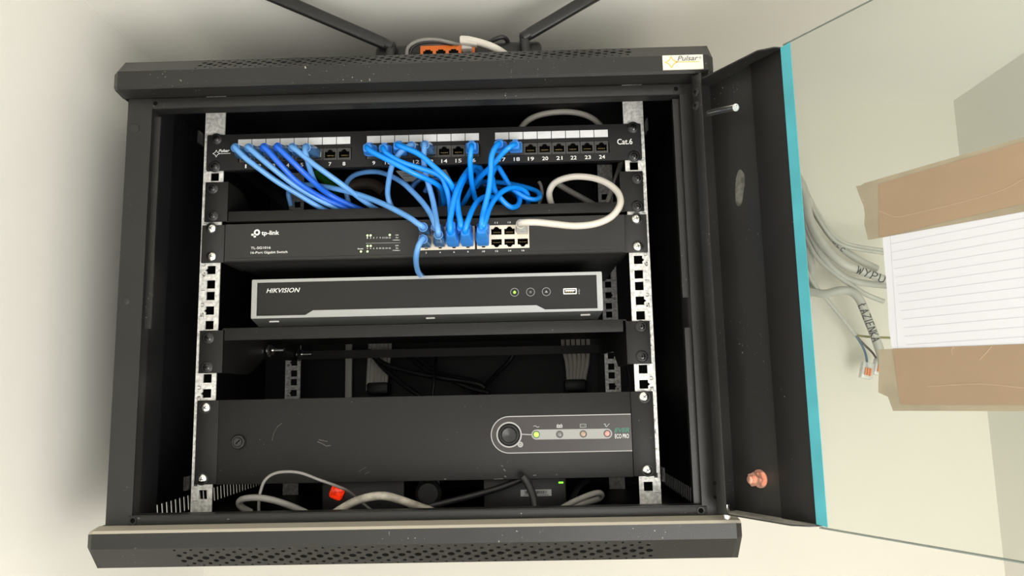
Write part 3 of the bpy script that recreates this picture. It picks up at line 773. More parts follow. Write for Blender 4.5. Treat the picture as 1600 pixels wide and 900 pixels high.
q.build('usb_port', nv)
q = MB().use('grey_print'); c = P(904.8, 455, YL); f2 = XZ(YL)
q.stroke([(c.x, c.z - .0028), (c.x, c.z + .0028)], .0005, f2); q.stroke([(c.x - .0012, c.z + .0004), (c.x, c.z - .0010)], .0004, f2); q.stroke([(c.x + .0012, c.z + .0012), (c.x, c.z - .0002)], .0004, f2)
q.lathe(Vector((c.x, YL, c.z - .0026)), FRONT, [(0, .0007), (.0002, .0007)], 10); q.build('usb_symbol', nv)

# ---- uninterruptible power supply
up_ = empty('power_supply_unit', (0, 0, .0168), 'black battery backup at the foot of the rack with round button and green light', 'power supply')
Yu = -.004; ZU0, ZU1 = .0170, .1030
q = MB().use('panel').box(-.2155, .2155, -.0010, .30, ZU0 + .001, ZU1 - .001, .001); q.build('case', up_)
q = MB().use('panel').box(-.2168, .2168, Yu, -.0012, ZU0 - .0004, ZU1 + .0008, .0006); fp = q.build('faceplate', up_)
for sx in (-1, 1):
    q = MB().use('panel'); a, b = sorted((sx * .2172, sx * .2408)); q.box(a, b, -.0030, -.0005, ZU0, ZU1 + .0008, .0006); q.build('rack_ear', up_)
for u, v in ((321, 637), (315.6, 748.6), (1006.6, 620), (1011.8, 735)): rack_screw(up_, u, v, -.0030, 'zinc')
c = P(373.3, 690.5, Yu)
q = MB().use('black').lathe(c, FRONT, [(0, .0078), (.0015, .0078), (.0030, .0066), (.0030, .0055), (.0022, .0052), (.0022, .0048), (.0035, .0042), (.0035, 0)], 28)
q.use('dark').obox(c + FRONT * .0036, Vector((.0022, 0, .0022)), Vector((0, .0002, 0)), Vector((-.0004, 0, .0004))); q.build('fuse_cap', up_)
fn = XZ(Yu); px = .000678
c = P(795.5, 679.3, Yu)
R = .0187
ovl = [(c.x + R * math.cos(math.radians(a)), c.z + R * math.sin(math.radians(a))) for a in range(90, 271, 12)]
xr = .2165
M['upslabel'] = mat('label_film', (.032, .026, .024), .28)
q = MB().use('upslabel').plate(ovl + [(xr, c.z - R), (xr, c.z + R)], [], .0003, fn); lab = q.build('front_label', up_)
f2 = XZ(Yu - .0003)
q = MB().use('grey_print'); q.stroke([(xr, c.z + R)] + ovl + [(xr, c.z - R)], .0009, f2)
q.ring(Vector((c.x, Yu - .0003, c.z)), .0118, .0132, .0003, 40); b = P(838, 679, Yu); b2 = P(948.8, 677.5, Yu)
q.stroke([(c.x + .0130, c.z + .0003), (b.x - .005, b.z)], .0009, f2)
r = .0051
q.use('greyledbar'); q.plate([(b.x + r * math.cos(math.radians(a)), b.z + r * math.sin(math.radians(a))) for a in range(90, 271, 15)] + [(b2.x + r * math.cos(math.radians(a)), b2.z + r * math.sin(math.radians(a))) for a in range(-90, 91, 15)], [], .0002, f2)
q.use('white'); 
a = P(813, 694.5, Yu); q.use('grey_print'); q.lathe(Vector((a.x, Yu - .0003, a.z)), FRONT, [(0, .0029), (.0002, .0029)], 20); q.use('dgrey'); q.ring(Vector((a.x, Yu - .0005, a.z)), .0012, .0016, .0002, 16); q.stroke([(a.x, a.z), (a.x, a.z + .0018)], .0004, XZ(Yu - .0006))
q.use('grey_print')
w = P(838, 666.3, Yu); q.stroke([(w.x + (k - 6) * .0005, w.z + .0008 * math.sin(k / 12 * 2 * math.pi)) for k in range(13)], .0005, f2)
w = P(874.2, 665.5, Yu); q.plate(rect(w.x - .0030, w.x + .0030, w.z - .0019, w.z + .0012), [rect(w.x - .0018, w.x - .0007, w.z - .0008, w.z + .0002), rect(w.x + .0007, w.x + .0018, w.z - .0008, w.z + .0002)], .0002, f2)
q.stroke([(w.x - .0018, w.z + .0012), (w.x - .0018, w.z + .0022)], .0006, f2); q.stroke([(w.x + .0018, w.z + .0012), (w.x + .0018, w.z + .0022)], .0006, f2)
w = P(911, 664.8, Yu); q.stroke([(w.x - .003, w.z - .0018), (w.x + .003, w.z - .0018), (w.x + .003, w.z + .0014), (w.x - .003, w.z + .0014), (w.x - .003, w.z - .0018)], .0004, f2)
q.stroke([(w.x - .0018, w.z - .0002), (w.x - .0008, w.z - .0002)], .0004, f2); q.stroke([(w.x + .0008, w.z - .0002), (w.x + .0018, w.z - .0002)], .0004, f2)
w = P(948, 664.3, Yu); q.stroke([(w.x - .003, w.z + .0012), (w.x - .0015, w.z + .0012), (w.x - .0015, w.z - .0006), (w.x + .0002, w.z - .0018)], .0007, f2); q.stroke([(w.x - .0002, w.z - .0016), (w.x + .0028, w.z + .0016)], .0005, f2)
q.use('evergreen'); text_px(q, 'EVER', 959.5, 668.3, 983.3, 675.8, Yu - .0003, bold=.03, shear=.3)
q.use('white'); text_px(q, 'ECO PRO', 961, 677.6, 982.5, 685, Yu - .0003, bold=.0)
q.build('lettering', lab)
q = MB().use('black').lathe(Vector((c.x, Yu - .0003, c.z)), FRONT, [(0, .0117), (.0005, .0115), (.0022, .0098), (.0022, .0090), (.0012, .0088), (.0012, .0084), (.0060, .0080), (.0070, .0072), (.0062, .004), (.0056, 0)], 32)
q.build('power_button', up_)
q = MB().use('chip')
for pts, w in (([(425, 688), (428, 676), (434, 666), (441, 661)], .0003), ([(496, 690), (503, 693), (510, 697), (517, 696)], .0006), ([(498, 687), (512, 690)], .0006), ([(783, 727), (786, 729)], .0010), ([(787, 733), (790, 736)], .0009), ([(788, 744), (791, 745)], .0012), ([(772, 748.5), (786, 748)], .0006), ([(833, 743), (838, 742.5)], .0008), ([(561, 737), (566, 733), (573, 730)], .0003), ([(570, 741), (577, 737)], .0003), ([(694, 748.5), (697, 748.5)], .0009)):
    q.stroke([(P(u, v, Yu).x, P(u, v, Yu).z) for u, v in pts], w, XZ(Yu))
q.build('paint_chips', fp)
for (u, v, mt) in ((838, 679, 'ledg'), (874.4, 678.6, 'ledoff'), (911.4, 678, 'ledamber'), (948.8, 677.4, 'ledred')):
    c2 = P(u, v, Yu - .0005); q = MB().use('dgrey').ring(c2, .0027, .0037, .0004, 24); q.use(mt).lathe(c2, FRONT, [(0, .0028), (.0003, .0024), (.0006, .0012), (.0006, 0)], 20); q.build('status_light', up_)

# ------------------------------------------------------------------ cables
def cable_root(name, p, label, cat='cable', group=None): return empty(name, p, label, cat, group)
def jacket(root, pts, r, mt, name='jacket', k=8, n=10):
    q = MB().use(mt).tube(spline(pts, k), r, n); return q.build(name, root)
def sqr(c, U, W, w, h, e=.45, n=16):
    o = []
    for k in range(n):
        a = 2 * math.pi * k / n + math.pi / n; ca, sa = math.cos(a), math.sin(a)
        o.append(c + U * (w / 2 * math.copysign(abs(ca) ** e, ca)) + W * (h / 2 * math.copysign(abs(sa) ** e, sa)))
    return o
def plug(root, base, tip, kind, mt, mtip=None):
    """connector body inside the socket and the moulded boot out to tip"""
    d = (tip - base); L = d.length; d.normalize(); U = Vector((1, 0, 0)); U = (U - d * U.dot(d)).normalized(); W = d.cross(U)
    if W.z < 0: W = -W
    MB().use('clear').loft([sqr(base - d * .001 + d * h, U, W, .0112, .0066, .25) for h in (-.0, L * .35)], smooth=False).build('connector', root)
    q = MB().use(mt)
    if kind == 'square':
        S = [(.12, .0128, .0100, .25), (.30, .0132, .0104, .25), (.62, .0128, .0104, .3), (.75, .0112, .0098, .35), (.97, .0098, .0090, .45), (1.0, .0088, .0082, .6)]
    elif kind == 'hood':
        S = [(.12, .0125, .0095, .3), (.40, .0132, .0110, .4), (.62, .0120, .0112, .6), (.85, .0098, .0100, .9), (1.0, .0090, .0092, 1)]
    else:
        S = [(.12, .0125, .0090, .3), (.5, .0120, .0090, .4), (.8, .0100, .0085, .7), (1.0, .0080, .0080, 1)]
    q.loft([sqr(base + d * L * t, U, W, w, h, e) for t, w, h, e in S])
    if kind == 'square':
        for t in (.36, .46, .56): q.loft([sqr(base + d * L * (t + dt), U, W, .0136, .0108, .25) for dt in (-.02, .02)], smooth=False)
        q.obox(base + d * L * .45 + W * .0062, U * .0028, d * L * .32, W * .0008)
    o = q.build('boot', root)
    if kind == 'hood':
        q = MB().use(mtip or 'blueA'); R = []
        for (h, rr) in ((-.0012, .0044), (.0008, .0049), (.0014, .0042), (-.0004, .0036)): R.append([tip + d * h + (U * math.cos(2 * math.pi * k / 18) + W * math.sin(2 * math.pi * k / 18)) * rr for k in range(18)])
        R.append(R[0]); q.loft(R, cap=False); q.build('boot_rim', o)
    return o
RC = .0030
BEHIND = [(0, .0, .0)]
def C3(pts): return [P(*p) for p in pts]

def patch_cable(n, tip_px, pts, mt, kind, label, boot=None, r=RC, tipY=-.030, end=None, group='blue network cables'):
    base = plist[n - 1] + Vector((0, -.0005, 0)); tip = P(*tip_px, tipY)
    root = cable_root('network_cable', base, label, 'cable', group)
    plug(root, base, tip, kind, boot or ('bootB' if kind == 'square' else 'bootA'), mt)
    d = (tip - base).normalized()
    J = [tip - d * .006, tip + d * .003] + C3(pts) + (end or [])
    jacket(root, J, r, mt); return root

# ports 1-6: pale cables with smoky boots sweeping right and down behind the shelf lip
sag = lambda u, v, Y=.012, dz=-.008: [P(u, v, Y), P(u, v, Y) + Vector((.012, .02, dz))]
patch_cable(1, (368, 231), [(376, 240, -.036), (391, 253, -.034), (432, 283, -.018), (470, 306, -.002), (498, 323, .008), (520, 333, .022)], 'blueA', 'hood', 'pale blue network cable in the patch panel socket marked 1, leftmost of all')
patch_cable(2, (389, 231), [(397, 238, -.036), (419, 257, -.034), (457, 287, -.016), (491, 308, .0), (521, 323, .010), (545, 333, .024)], 'blueA', 'hood', 'pale blue network cable in the patch panel socket marked 2')
patch_cable(3, (413, 230.5), [(420, 237, -.036), (436, 255, -.034), (466, 285, -.018), (502, 308, .002), (536, 323.5, .012), (560, 333, .026)], 'blueC', 'hood', 'royal blue network cable in the patch panel socket marked 3')
patch_cable(4, (434, 230), [(441, 237, -.036), (461.5, 257, -.034), (491, 285, -.016), (515, 304, .004), (553, 323, .014), (580, 333, .028)], 'blueC', 'hood', 'royal blue network cable in the patch panel socket marked 4')
patch_cable(5, (457, 230.5), [(465, 236, -.037), (491, 257, -.036), (534, 288, -.020), (559, 307, -.004), (580, 322, .010), (600, 334, .026)], 'blueA', 'hood', 'pale blue network cable in the patch panel socket marked 5, crossing its neighbour')
patch_cable(6, (479, 231), [(477, 238, -.037), (480.5, 250, -.034), (486, 270, -.018), (495, 289, .002), (512, 304, .02), (535, 318, .032), (555, 332, .045)], 'blueA', 'hood', 'pale blue network cable in the patch panel socket marked 6, dropping steeply behind the others')
# ports 9-13
patch_cable(9, (574, 231), [(581, 237, -.042), (610, 252, -.046), (646, 270.5, -.040), (676, 284, -.026), (688, 293, -.016), (692, 304, -.004), (693.5, 318, .010), (692, 335, .03)], 'blueB', 'square', 'bright blue network cable in the patch panel socket marked 9', r=.0029, tipY=-.034)
patch_cable(10, (599, 232), [(604, 240, -.042), (625, 252.5, -.042), (650, 261, -.038), (676, 269, -.034), (690, 277, -.032), (697, 293, -.030), (702, 313, -.030), (703.5, 333, -.034), (704, 348, -.040)], 'blueB', 'square', 'bright blue network cable in the patch panel socket marked 10', r=.0029, tipY=-.034)
patch_cable(11, (621.5, 227.5), [(630, 230, -.042), (655, 241, -.046), (680, 262, -.044), (700, 281, -.038), (708, 296, -.028), (711, 312, -.010), (712, 330, .012)], 'blueB', 'square', 'bright blue network cable in the patch panel socket marked 11, slanting right', r=.0029, tipY=-.034)
patch_cable(12, (643, 228), [(634, 231, -.036), (624, 240, -.033), (613, 258, -.022), (607, 285, -.004), (606, 306, .006), (611, 322, .012), (618, 335, .03)], 'blueA', 'hood', 'pale blue network cable in the patch panel socket marked 12, curving down to the left')
patch_cable(13, (664, 226.5), [(662.5, 233, -.037), (662, 246, -.035), (663.5, 266, -.026), (670, 290, -.024), (676, 312, -.028), (680.5, 336, -.040), (683, 352, -.049), (684.8, 362, -.050), (685, 367, -.043)], 'blueA', 'hood', 'pale blue network cable in the patch panel socket marked 13, straight down')
# ports 16-18
patch_cable(16, (737, 228), [(736, 235, -.042), (734.5, 253, -.036), (737, 285, -.016), (742, 308, .004), (748, 322, .018), (756, 334, .03)], 'blueB', 'square', 'bright blue network cable in the patch panel socket marked 16, hanging almost straight', r=.0029, tipY=-.034)
patch_cable(17, (779.5, 225.5), [(773, 232, -.042), (768, 246, -.044), (767, 266, -.042), (765, 290, -.040), (761, 310, -.039), (756, 329, -.040), (753, 345, -.046), (752, 357, -.043)], 'blueB', 'square', 'bright blue network cable in the patch panel socket marked 17, straight down to the switch', r=.0030, tipY=-.034)
patch_cable(18, (804.5, 226.5), [(795, 231, -.041), (784, 241, -.036), (771.5, 256, -.028), (752, 275, -.010), (741, 288, .004), (732, 304, .014), (724, 318, .024), (715, 332, .04)], 'blueB', 'square', 'bright blue network cable in the patch panel socket marked 18, slanting down to the left', r=.0029, tipY=-.034)
# switch side
def switch_cable(n, tip_px, pts, mt, kind, label, r=RC, tipY=-.042, boot=None, cname='network_cable', group='blue network cables', ext=None):
    base = SWP[n] + Vector((0, -.0005, 0)); tip = P(*tip_px, tipY)
    root = cable_root(cname, base, label, 'cable', group)
    plug(root, base, tip, kind, boot or ('bootB' if kind == 'square' else 'bootA'), mt)
    d = (tip - base).normalized()
    jacket(root, [tip - d * .006, tip + d * .003] + C3(pts), r, mt); return root
switch_cable(1, (661, 355), [(652, 349, -.048), (636, 338, -.044), (597, 318, -.026), (560, 304, -.006), (520, 294, .010), (485, 289, .026), (462, 290, .040), (451, 300, .055), (455, 322, .06)], 'blueA', 'hood', 'pale blue cable arching left over the shelf from the top left switch socket')
switch_cable(2, (661, 374), [(654.5, 383, -.048), (650.5, 398, -.042), (650.5, 413, -.022), (654, 426, .006), (661, 433, .035)], 'blueA', 'hood', 'short pale blue cable hanging from the lower left switch socket')
switch_cable(3, (681, 354), [(677, 344, -.043), (671, 332, -.036), (659, 315, -.026), (636, 291, -.010), (622, 281, .004), (606, 273, .014), (590, 268.5, .024), (570, 269, .034), (553, 274, .044), (542, 285, .054), (541, 300, .06), (545, 318, .064)], 'blueA', 'hood', 'pale blue cable looping high to the left from the second upper switch socket')
q_ = SWP[4] + Vector((0, -.0005, 0))
r4 = [o for o in bpy.data.objects if o.get('label', '').find('marked 13') > 0][0]
def far_plug(root, n, tip_px, kind, tipY=-.042, mt=None, rim='blueA'):
    plug(root, SWP[n] + Vector((0, -.0005, 0)), P(*tip_px, tipY), kind, mt or ('bootB' if kind == 'square' else 'bootA'), rim)
far_plug(r4, 4, (685, 367), 'hood')
byl = lambda s: [o for o in bpy.data.objects if s in o.get('label', '')][0]
far_plug(byl('marked 10'), 5, (704, 352), 'square')
switch_cable(6, (704, 363), [(703.5, 352, -.048), (703.5, 342, -.046), (708, 318, -.040), (715, 295, -.032), (724, 277, -.020), (735, 263, -.004), (745, 260, .008), (752, 266, .02), (751, 278, .035), (744, 292, .05)], 'blueB', 'square', 'thickest bright blue cable rising from the third lower switch socket', r=.0032)
switch_cable(7, (721, 354), [(719, 345, -.045), (716, 330, -.040), (714.5, 312, -.034), (718, 295, -.026), (725, 280, -.012), (735, 268, .006), (744, 266, .02), (748, 275, .032), (740, 290, .044)], 'blueB', 'square', 'bright blue cable from the fourth upper switch socket beside the thickest loop', r=.0032)
switch_cable(8, (727, 362), [(729.5, 351, -.047), (733, 340, -.044), (738, 328, -.036), (746, 315, -.024), (757, 308, -.008), (770, 308, .006), (783, 314, .02), (790, 322, .035)], 'blueB', 'square', 'bright blue cable from the fourth lower switch socket, bending right', r=.0029)
far_plug(byl('marked 17,'), 10, (752, 359), 'square')
switch_cable(9, (755, 354), [(759, 344, -.043), (765, 325, -.034), (774, 310, -.026), (787, 298, -.016), (801, 293, -.006), (814, 295, .004), (823, 302, .010), (825, 312, .016), (825, 324, .026)], 'blueB', 'square', 'bright blue cable arching right over the shelf lip above the black empty sockets', r=.0029)
# loose loops of the bright cables above the shelf
def loop(name, pts, r, mt, label, group='blue network cables', cat='cable'):
    P3 = C3(pts); o = MB().use(mt).tube(spline(P3, 8), r, 10).build(name, at=P3[0]); return tag(o, label, cat, group)
loop('network_cable', [(770, 300, .030), (768, 280, .020), (772, 266, .012), (778, 261, .008), (785, 271, .006), (796, 289, .004), (807, 300, .004), (822, 309, .006), (836, 312, .010), (843, 308, .018), (841, 301, .028), (829, 295, .036), (806, 289, .042), (780, 285, .046), (757, 284, .05), (744, 290, .055), (735, 302, .06)], .0029, 'blueB', 'loose bright blue cable loop reaching farthest right behind the tangle')
loop('network_cable', [(760, 268, .004), (769, 278, -.006), (772, 294, -.014), (780, 307, -.018), (790, 318, -.016), (800, 324, -.012), (809, 321, -.004), (812, 312, .006), (808, 302, .016), (799, 296, .03), (785, 300, .05)], .0029, 'blueB', 'bright blue cable loop dipping below the lip of the upper shelf')
loop('network_cable', [(640, 300, .03), (647, 288, .026), (655, 281, .024), (664, 278, .026), (676, 282, .03), (684, 292, .036), (688, 306, .04), (688, 322, .045)], .0030, 'blueD', 'blue cable hump with painted-in shade behind the cable marked 13')
loop('network_cable', [(688, 322, .05), (697, 300, .045), (712, 288, .04), (730, 284, .05), (760, 290, .06), (790, 296, .07), (812, 310, .08)], .0030, 'blueD', 'blue cable with painted-in shade lying deep behind the tangle')
loop('network_cable', [(664, 300, .02), (672, 285, .014), (680, 279, .010), (690, 281, .008), (697, 290, .008), (700, 305, .012), (700, 322, .025)], .0028, 'blueD', 'shade-painted blue cable arch behind the bright slanting pair')
# slack coils lying on the shelf in the dark
for k in range(7):
    y0 = .06 + .016 * k; z = P(560, 318 - k * 3.2, y0).z
    z = max(z, .3012)
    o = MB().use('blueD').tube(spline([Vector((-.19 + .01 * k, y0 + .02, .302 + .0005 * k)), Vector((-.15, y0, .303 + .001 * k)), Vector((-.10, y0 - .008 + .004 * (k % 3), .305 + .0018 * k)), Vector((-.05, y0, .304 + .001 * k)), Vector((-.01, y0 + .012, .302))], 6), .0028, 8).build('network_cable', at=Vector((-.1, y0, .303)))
    tag(o, 'blue cable with painted-in shade in the slack coil on the upper shelf', 'cable', 'slack cables coiled on the upper shelf')
# green and orange reels of insulation seen behind
c = P(512, 285, .16)
o = MB().use('green').tube(spline([P(495, 268, .15), P(505, 278, .15), P(520, 290, .15), P(530, 300, .15)], 6), .006, 12).build('cable', at=c); tag(o, 'thick green cable in the dark behind the blue cables', 'cable')
o = MB().use('brown').tube(spline([P(545, 292, .17), P(565, 287, .17), P(585, 289, .17), P(600, 300, .17)], 6), .008, 12).build('cable', at=P(565, 287, .17)); tag(o, 'brown cable behind the pale blue arch above the upper shelf', 'cable')
# warning sticker plate behind
q = MB().use('paper_lbl'); fnb = XZ(.10)
a, b, c, d = [P(u, v, .10) for u, v in ((619, 268), (697, 266), (706, 282), (634, 284.5))]
q.plate([(a.x, a.z), (d.x, d.z), (c.x, c.z), (b.x, b.z)], [], .003, fnb)
st = q.build('sticker_plate', at=a); tag(st, 'pale slanted sticker card with small writing hidden behind the blue cables', 'card')
q = MB().use('dgrey')
for v in (272, 276):
    a = P(630, v, .10 - .003); b = P(650, v - .4, .10 - .003); 
    for k in range(6): 
        x = a.x + (b.x - a.x) * k / 6; q.stroke([(x, a.z), (x + .0012, a.z + .0012), (x + .002, a.z)], .0005, XZ(.097))
q.build('printed_marks', st)
# bolt standing on the upper shelf
c = P(463, 318, .03); c.z = .2995
# ---- white cable from socket 15
wc = switch_cable(15, (813.5, 350), [(822, 347.5, -.046), (840, 347.5, -.046), (867.5, 350.3, -.046), (899, 353, -.047), (931, 349.5, -.047), (956, 338, -.046), (969, 319, -.042), (965.5, 301, -.034), (948, 286, -.024), (923, 277.5, -.012), (893, 276.5, .0), (868, 285, .012), (858.5, 300, .02), (861, 317, .028), (868, 330, .04)],
                 'whitecab', 'hood', 'thick ivory network cable looping right from the switch and back over the shelf', r=.0036, boot='clear', group='pale network cables', tipY=-.038)
loop('network_cable', [(868, 285, .05), (889, 298, .06), (925, 318, .07), (940, 328, .08)], .0036, 'greycab', 'grey cable crossing behind the ivory loop on the upper shelf', 'pale network cables')
loop('network_cable', [(971, 250, .06), (969.5, 258, .055), (961, 285, .045), (950, 315, .04), (946, 330, .04)], .0034, 'greycab', 'grey cable dropping beside the right bracket of the upper shelf', 'pale network cables')
loop('network_cable', [(808, 212, .07), (813, 202, .07), (824, 189, .07), (842, 180, .07), (866, 175.5, .07), (890, 175, .07), (912, 179, .07), (930, 188, .07), (944, 203, .07), (955, 220, .07)], .0036, 'whitecab', 'ivory cable arching above the top edge of the patch panel', 'pale network cables')
loop('network_cable', [(842, 284, .05), (845, 290, .05), (847, 303, .05), (842, 320, .05)], .0020, 'greycab', 'thin beige cable standing at the right end of the blue tangle', 'pale network cables')

# ---- bolt with washer on the shelf
c = P(463, 318, .045); c.z = .2982
b_ = MB().use('chrome').lathe(c, Vector((0, 0, 1)), [(0, .0055), (.0015, .0055), (.0015, .0048), (.0055, .0048), (.0055, .0026), (.012, .0026), (.012, 0)], 14).build('bolt', at=c)
tag(b_, 'small bright bolt standing on the upper shelf below the pale blue cables', 'bolt')

# ------------------------------------------------------------------ behind the lower shelf: bundles, trunking, black leads
YW = YB - .012
def bundle(us, v0, v1, conv, label, grp, Y=.34):
    for i, (a, b) in enumerate(us):
        pa, pb, pc = P(a, v0, Y), P((a + b) / 2 + conv * .3, (v0 + v1) / 2, Y - .004), P(b, v1, Y - .002)
        o = MB().use('strap').tube(spline([pa + Vector((0, 0, .03)), pa, pb, pc, pc + Vector((0, .0, -.012))], 6), .0031, 8).build('grey_cable', at=pa)
        tag(o, label, 'cable', grp)
bundle([(578 + 6.2 * i, 575 + 5.6 * i) for i in range(6)], 545, 598, 0, 'grey cable of the left bundle hanging down the back of the cabinet', 'left bundle of grey cables')
bundle([(880 + 7.8 * i, 888 + 5.0 * i) for i in range(6)], 540, 592, 6, 'grey cable of the right bundle hanging down the back of the cabinet', 'right bundle of grey cables')
for (u, v) in ((590, 603), (899, 598)):
    a = P(u - 17, v + 14, .332); b = P(u + 17, v - 6, .332)
    o = MB().use('rubber').box(a.x, b.x, .328, .347, a.z, b.z, .004).build('cable_sleeve', at=P(u, v, .335)); tag(o, 'black sleeve gathering the %s bundle of grey cables' % ('left' if u < 700 else 'right'), 'sleeve')
a = P(539.5, 622, .345); b = P(550.5, 540, .345)
o = MB().use('strap').box(a.x, b.x, .342, .350, -.005, b.z + .02, .001).build('cable_strap', at=P(545, 580, .345)); tag(o, 'flat pale grey strap standing at the back left of the cabinet, beside the left bundle', 'strap')
blk = [([(575, 548, .30), (600, 568, .29), (640, 581, .28), (680, 589, .27), (720, 595, .26), (748, 600, .25), (757, 606, .25)], .0036, 'black lead sagging from the left bundle to the middle of the back'),
       ([(580, 552, .31), (600, 575, .30), (625, 597, .29), (652, 616, .28), (670, 628, .28)], .0040, 'black lead running steeply down to the right behind the battery backup'),
       ([(628, 548, .31), (652, 568, .30), (675, 584, .29), (700, 592, .28), (735, 606, .27), (765, 614, .26)], .0038, 'black lead crossing the middle of the back, left end under the shelf'),
       ([(640, 548, .31), (662, 566, .30), (682, 582, .29), (715, 590, .27), (745, 596, .26), (753, 604, .26)], .0030, 'thin black lead following its neighbour across the back'),
       ([(682, 548, .30), (680, 565, .29), (678, 582, .26), (678, 600, .25), (676, 618, .25), (680, 628, .25)], .0026, 'thin black lead hanging vertically in the middle of the back'),
       ([(808, 545, .31), (795, 565, .31), (775, 585, .30), (755, 606, .28), (740, 616, .27)], .0034, 'black lead rising to the right towards the right bundle'),
       ([(975, 560, .10), (982, 580, .11), (984, 600, .12), (978, 620, .13)], .0020, 'thin black lead beside the right mounting rail')]
for pts, r, lb in blk: loop('black_lead', pts, r, 'rubber', lb, 'black leads behind the equipment')

# ------------------------------------------------------------------ floor of the cabinet
loop('grey_lead', [(405, 806, -.030), (404.5, 788, -.032), (406, 772, -.034), (413, 752, -.036), (426, 741, -.036), (445, 737, -.036), (470, 739, -.034), (500, 750, -.028), (525, 759, -.018), (545, 768, -.004), (562, 782, .012), (580, 797, .02)], .0015, 'greycab', 'thin grey lead arching in front of the foot of the battery backup', 'leads on the cabinet floor')
loop('grey_lead', [(392, 800, -.020), (377, 792, -.026), (374, 784, -.030), (382, 779, -.034), (402, 777.5, -.036), (425, 781, -.036), (450, 789, -.034), (476, 800, -.030), (490, 808, -.026)], .0033, 'greycab', 'thick dusty grey cable curled at the left of the cabinet floor', 'leads on the cabinet floor')
loop('grey_lead', [(520, 804, -.038), (535, 794, -.038), (556, 783, -.038), (580, 776, -.038), (602, 775, -.036), (625, 781, -.034), (650, 790, -.032), (675, 799, -.028), (690, 806, -.024)], .0042, 'dustycab', 'thick dusty beige cable humped in the middle of the cabinet floor', 'leads on the cabinet floor')
loop('grey_lead', [(868, 800, -.036), (885, 790, -.034), (905, 780, -.030), (925, 772, -.024), (936, 770, -.018), (940, 774, -.012), (934, 780, -.008), (915, 786, -.004), (890, 796, 0), (872, 806, 0)], .0030, 'greycab', 'grey cable folded back on itself at the right of the cabinet floor', 'leads on the cabinet floor')
loop('black_lead', [(818, 745, -.015), (826, 758, -.018), (833, 775, -.024), (836, 790, -.030), (838, 803, -.036)], .0040, 'rubber', 'black lead dropping in front of the barcode label', 'leads on the cabinet floor')
loop('black_lead', [(665, 793, .012), (700, 784, .012), (740, 774, .012), (775, 764, .010), (800, 755, .008), (820, 746, .006)], .0034, 'rubber', 'black lead sloping up to the right towards the barcode label', 'leads on the cabinet floor')
loop('black_lead', [(892, 795, .03), (896, 775, .04), (905, 760, .05), (918, 750, .06)], .0034, 'rubber', 'black lead curving up at the right end of the barcode box', 'leads on the cabinet floor')
# device with a barcode label
a = P(756, 800, .035); b = P(884, 742, .035)
dv = empty('adapter_box', (a.x, .035, ZFL), 'black box with a white barcode label and green light, on the cabinet floor', 'power adapter')
MB().use('black').box(a.x, b.x, .035, .11, ZFL + .0004, .0135, .002).build('case', dv)
a = P(813.5, 775.5, .0345); b = P(861.5, 764.5, .0345)
q = MB().use('paper_lbl').box(a.x, b.x, .0340, .0348, a.z, b.z); lbx = q.build('barcode_label', dv)
q = MB().use('dark'); random.seed(3); x = a.x + .0045
while x < b.x - .005:
    w = random.choice((.0003, .0005, .0009)); q.box(x, x + w, .0338, .0340, a.z + .0022, b.z - .0012); x += w + random.choice((.0004, .0007))
q.box(a.x + .003, b.x - .003, .0338, .0340, a.z + .0008, a.z + .0013)
q.build('bars', lbx)
c = P(876.5, 754, .0345); MB().use('ledg2' if False else 'ledg').box(c.x - .0025, c.x + .0025, .0340, .0350, c.z - .0008, c.z + .0008).build('indicator_light', dv)
# red illuminated rocker of a power strip
c = P(527, 768, .055)
ps = empty('power_strip', (c.x, .055, ZFL), 'black power strip end with a glowing red rocker switch on the cabinet floor', 'power strip')
MB().use('black').box(c.x - .018, c.x + .075, .056, .10, ZFL + .0004, .0120, .003).build('body', ps)
ax = Vector((.0068, 0, .0035)); q = MB().use('red')
q.obox(c + Vector((0, -.001, -.0008)), Vector((.0070, 0, -.0030)), Vector((0, .004, 0)), Vector((.0030, 0, .0070)), .0034)
q.build('rocker_switch', ps)['label'] = 'glowing red rocker'
# black round plug
c = P(672, 768, .06); q = MB().use('rubber'); q.lathe(Vector((c.x, .055, c.z)), Vector((0, -1, 0)), [(0, .0135), (.004, .0150), (.010, .0145), (.013, .011), (.013, 0)], 24)
o = q.build('mains_plug', at=Vector((c.x, .055, c.z))); tag(o, 'round black mains plug at the centre of the cabinet floor', 'plug')
q = MB().use('rubber').box(c.x - .012, c.x + .012, .0555, .10, ZFL + .0004, .0135, .003); o2 = q.build('socket_housing', o)
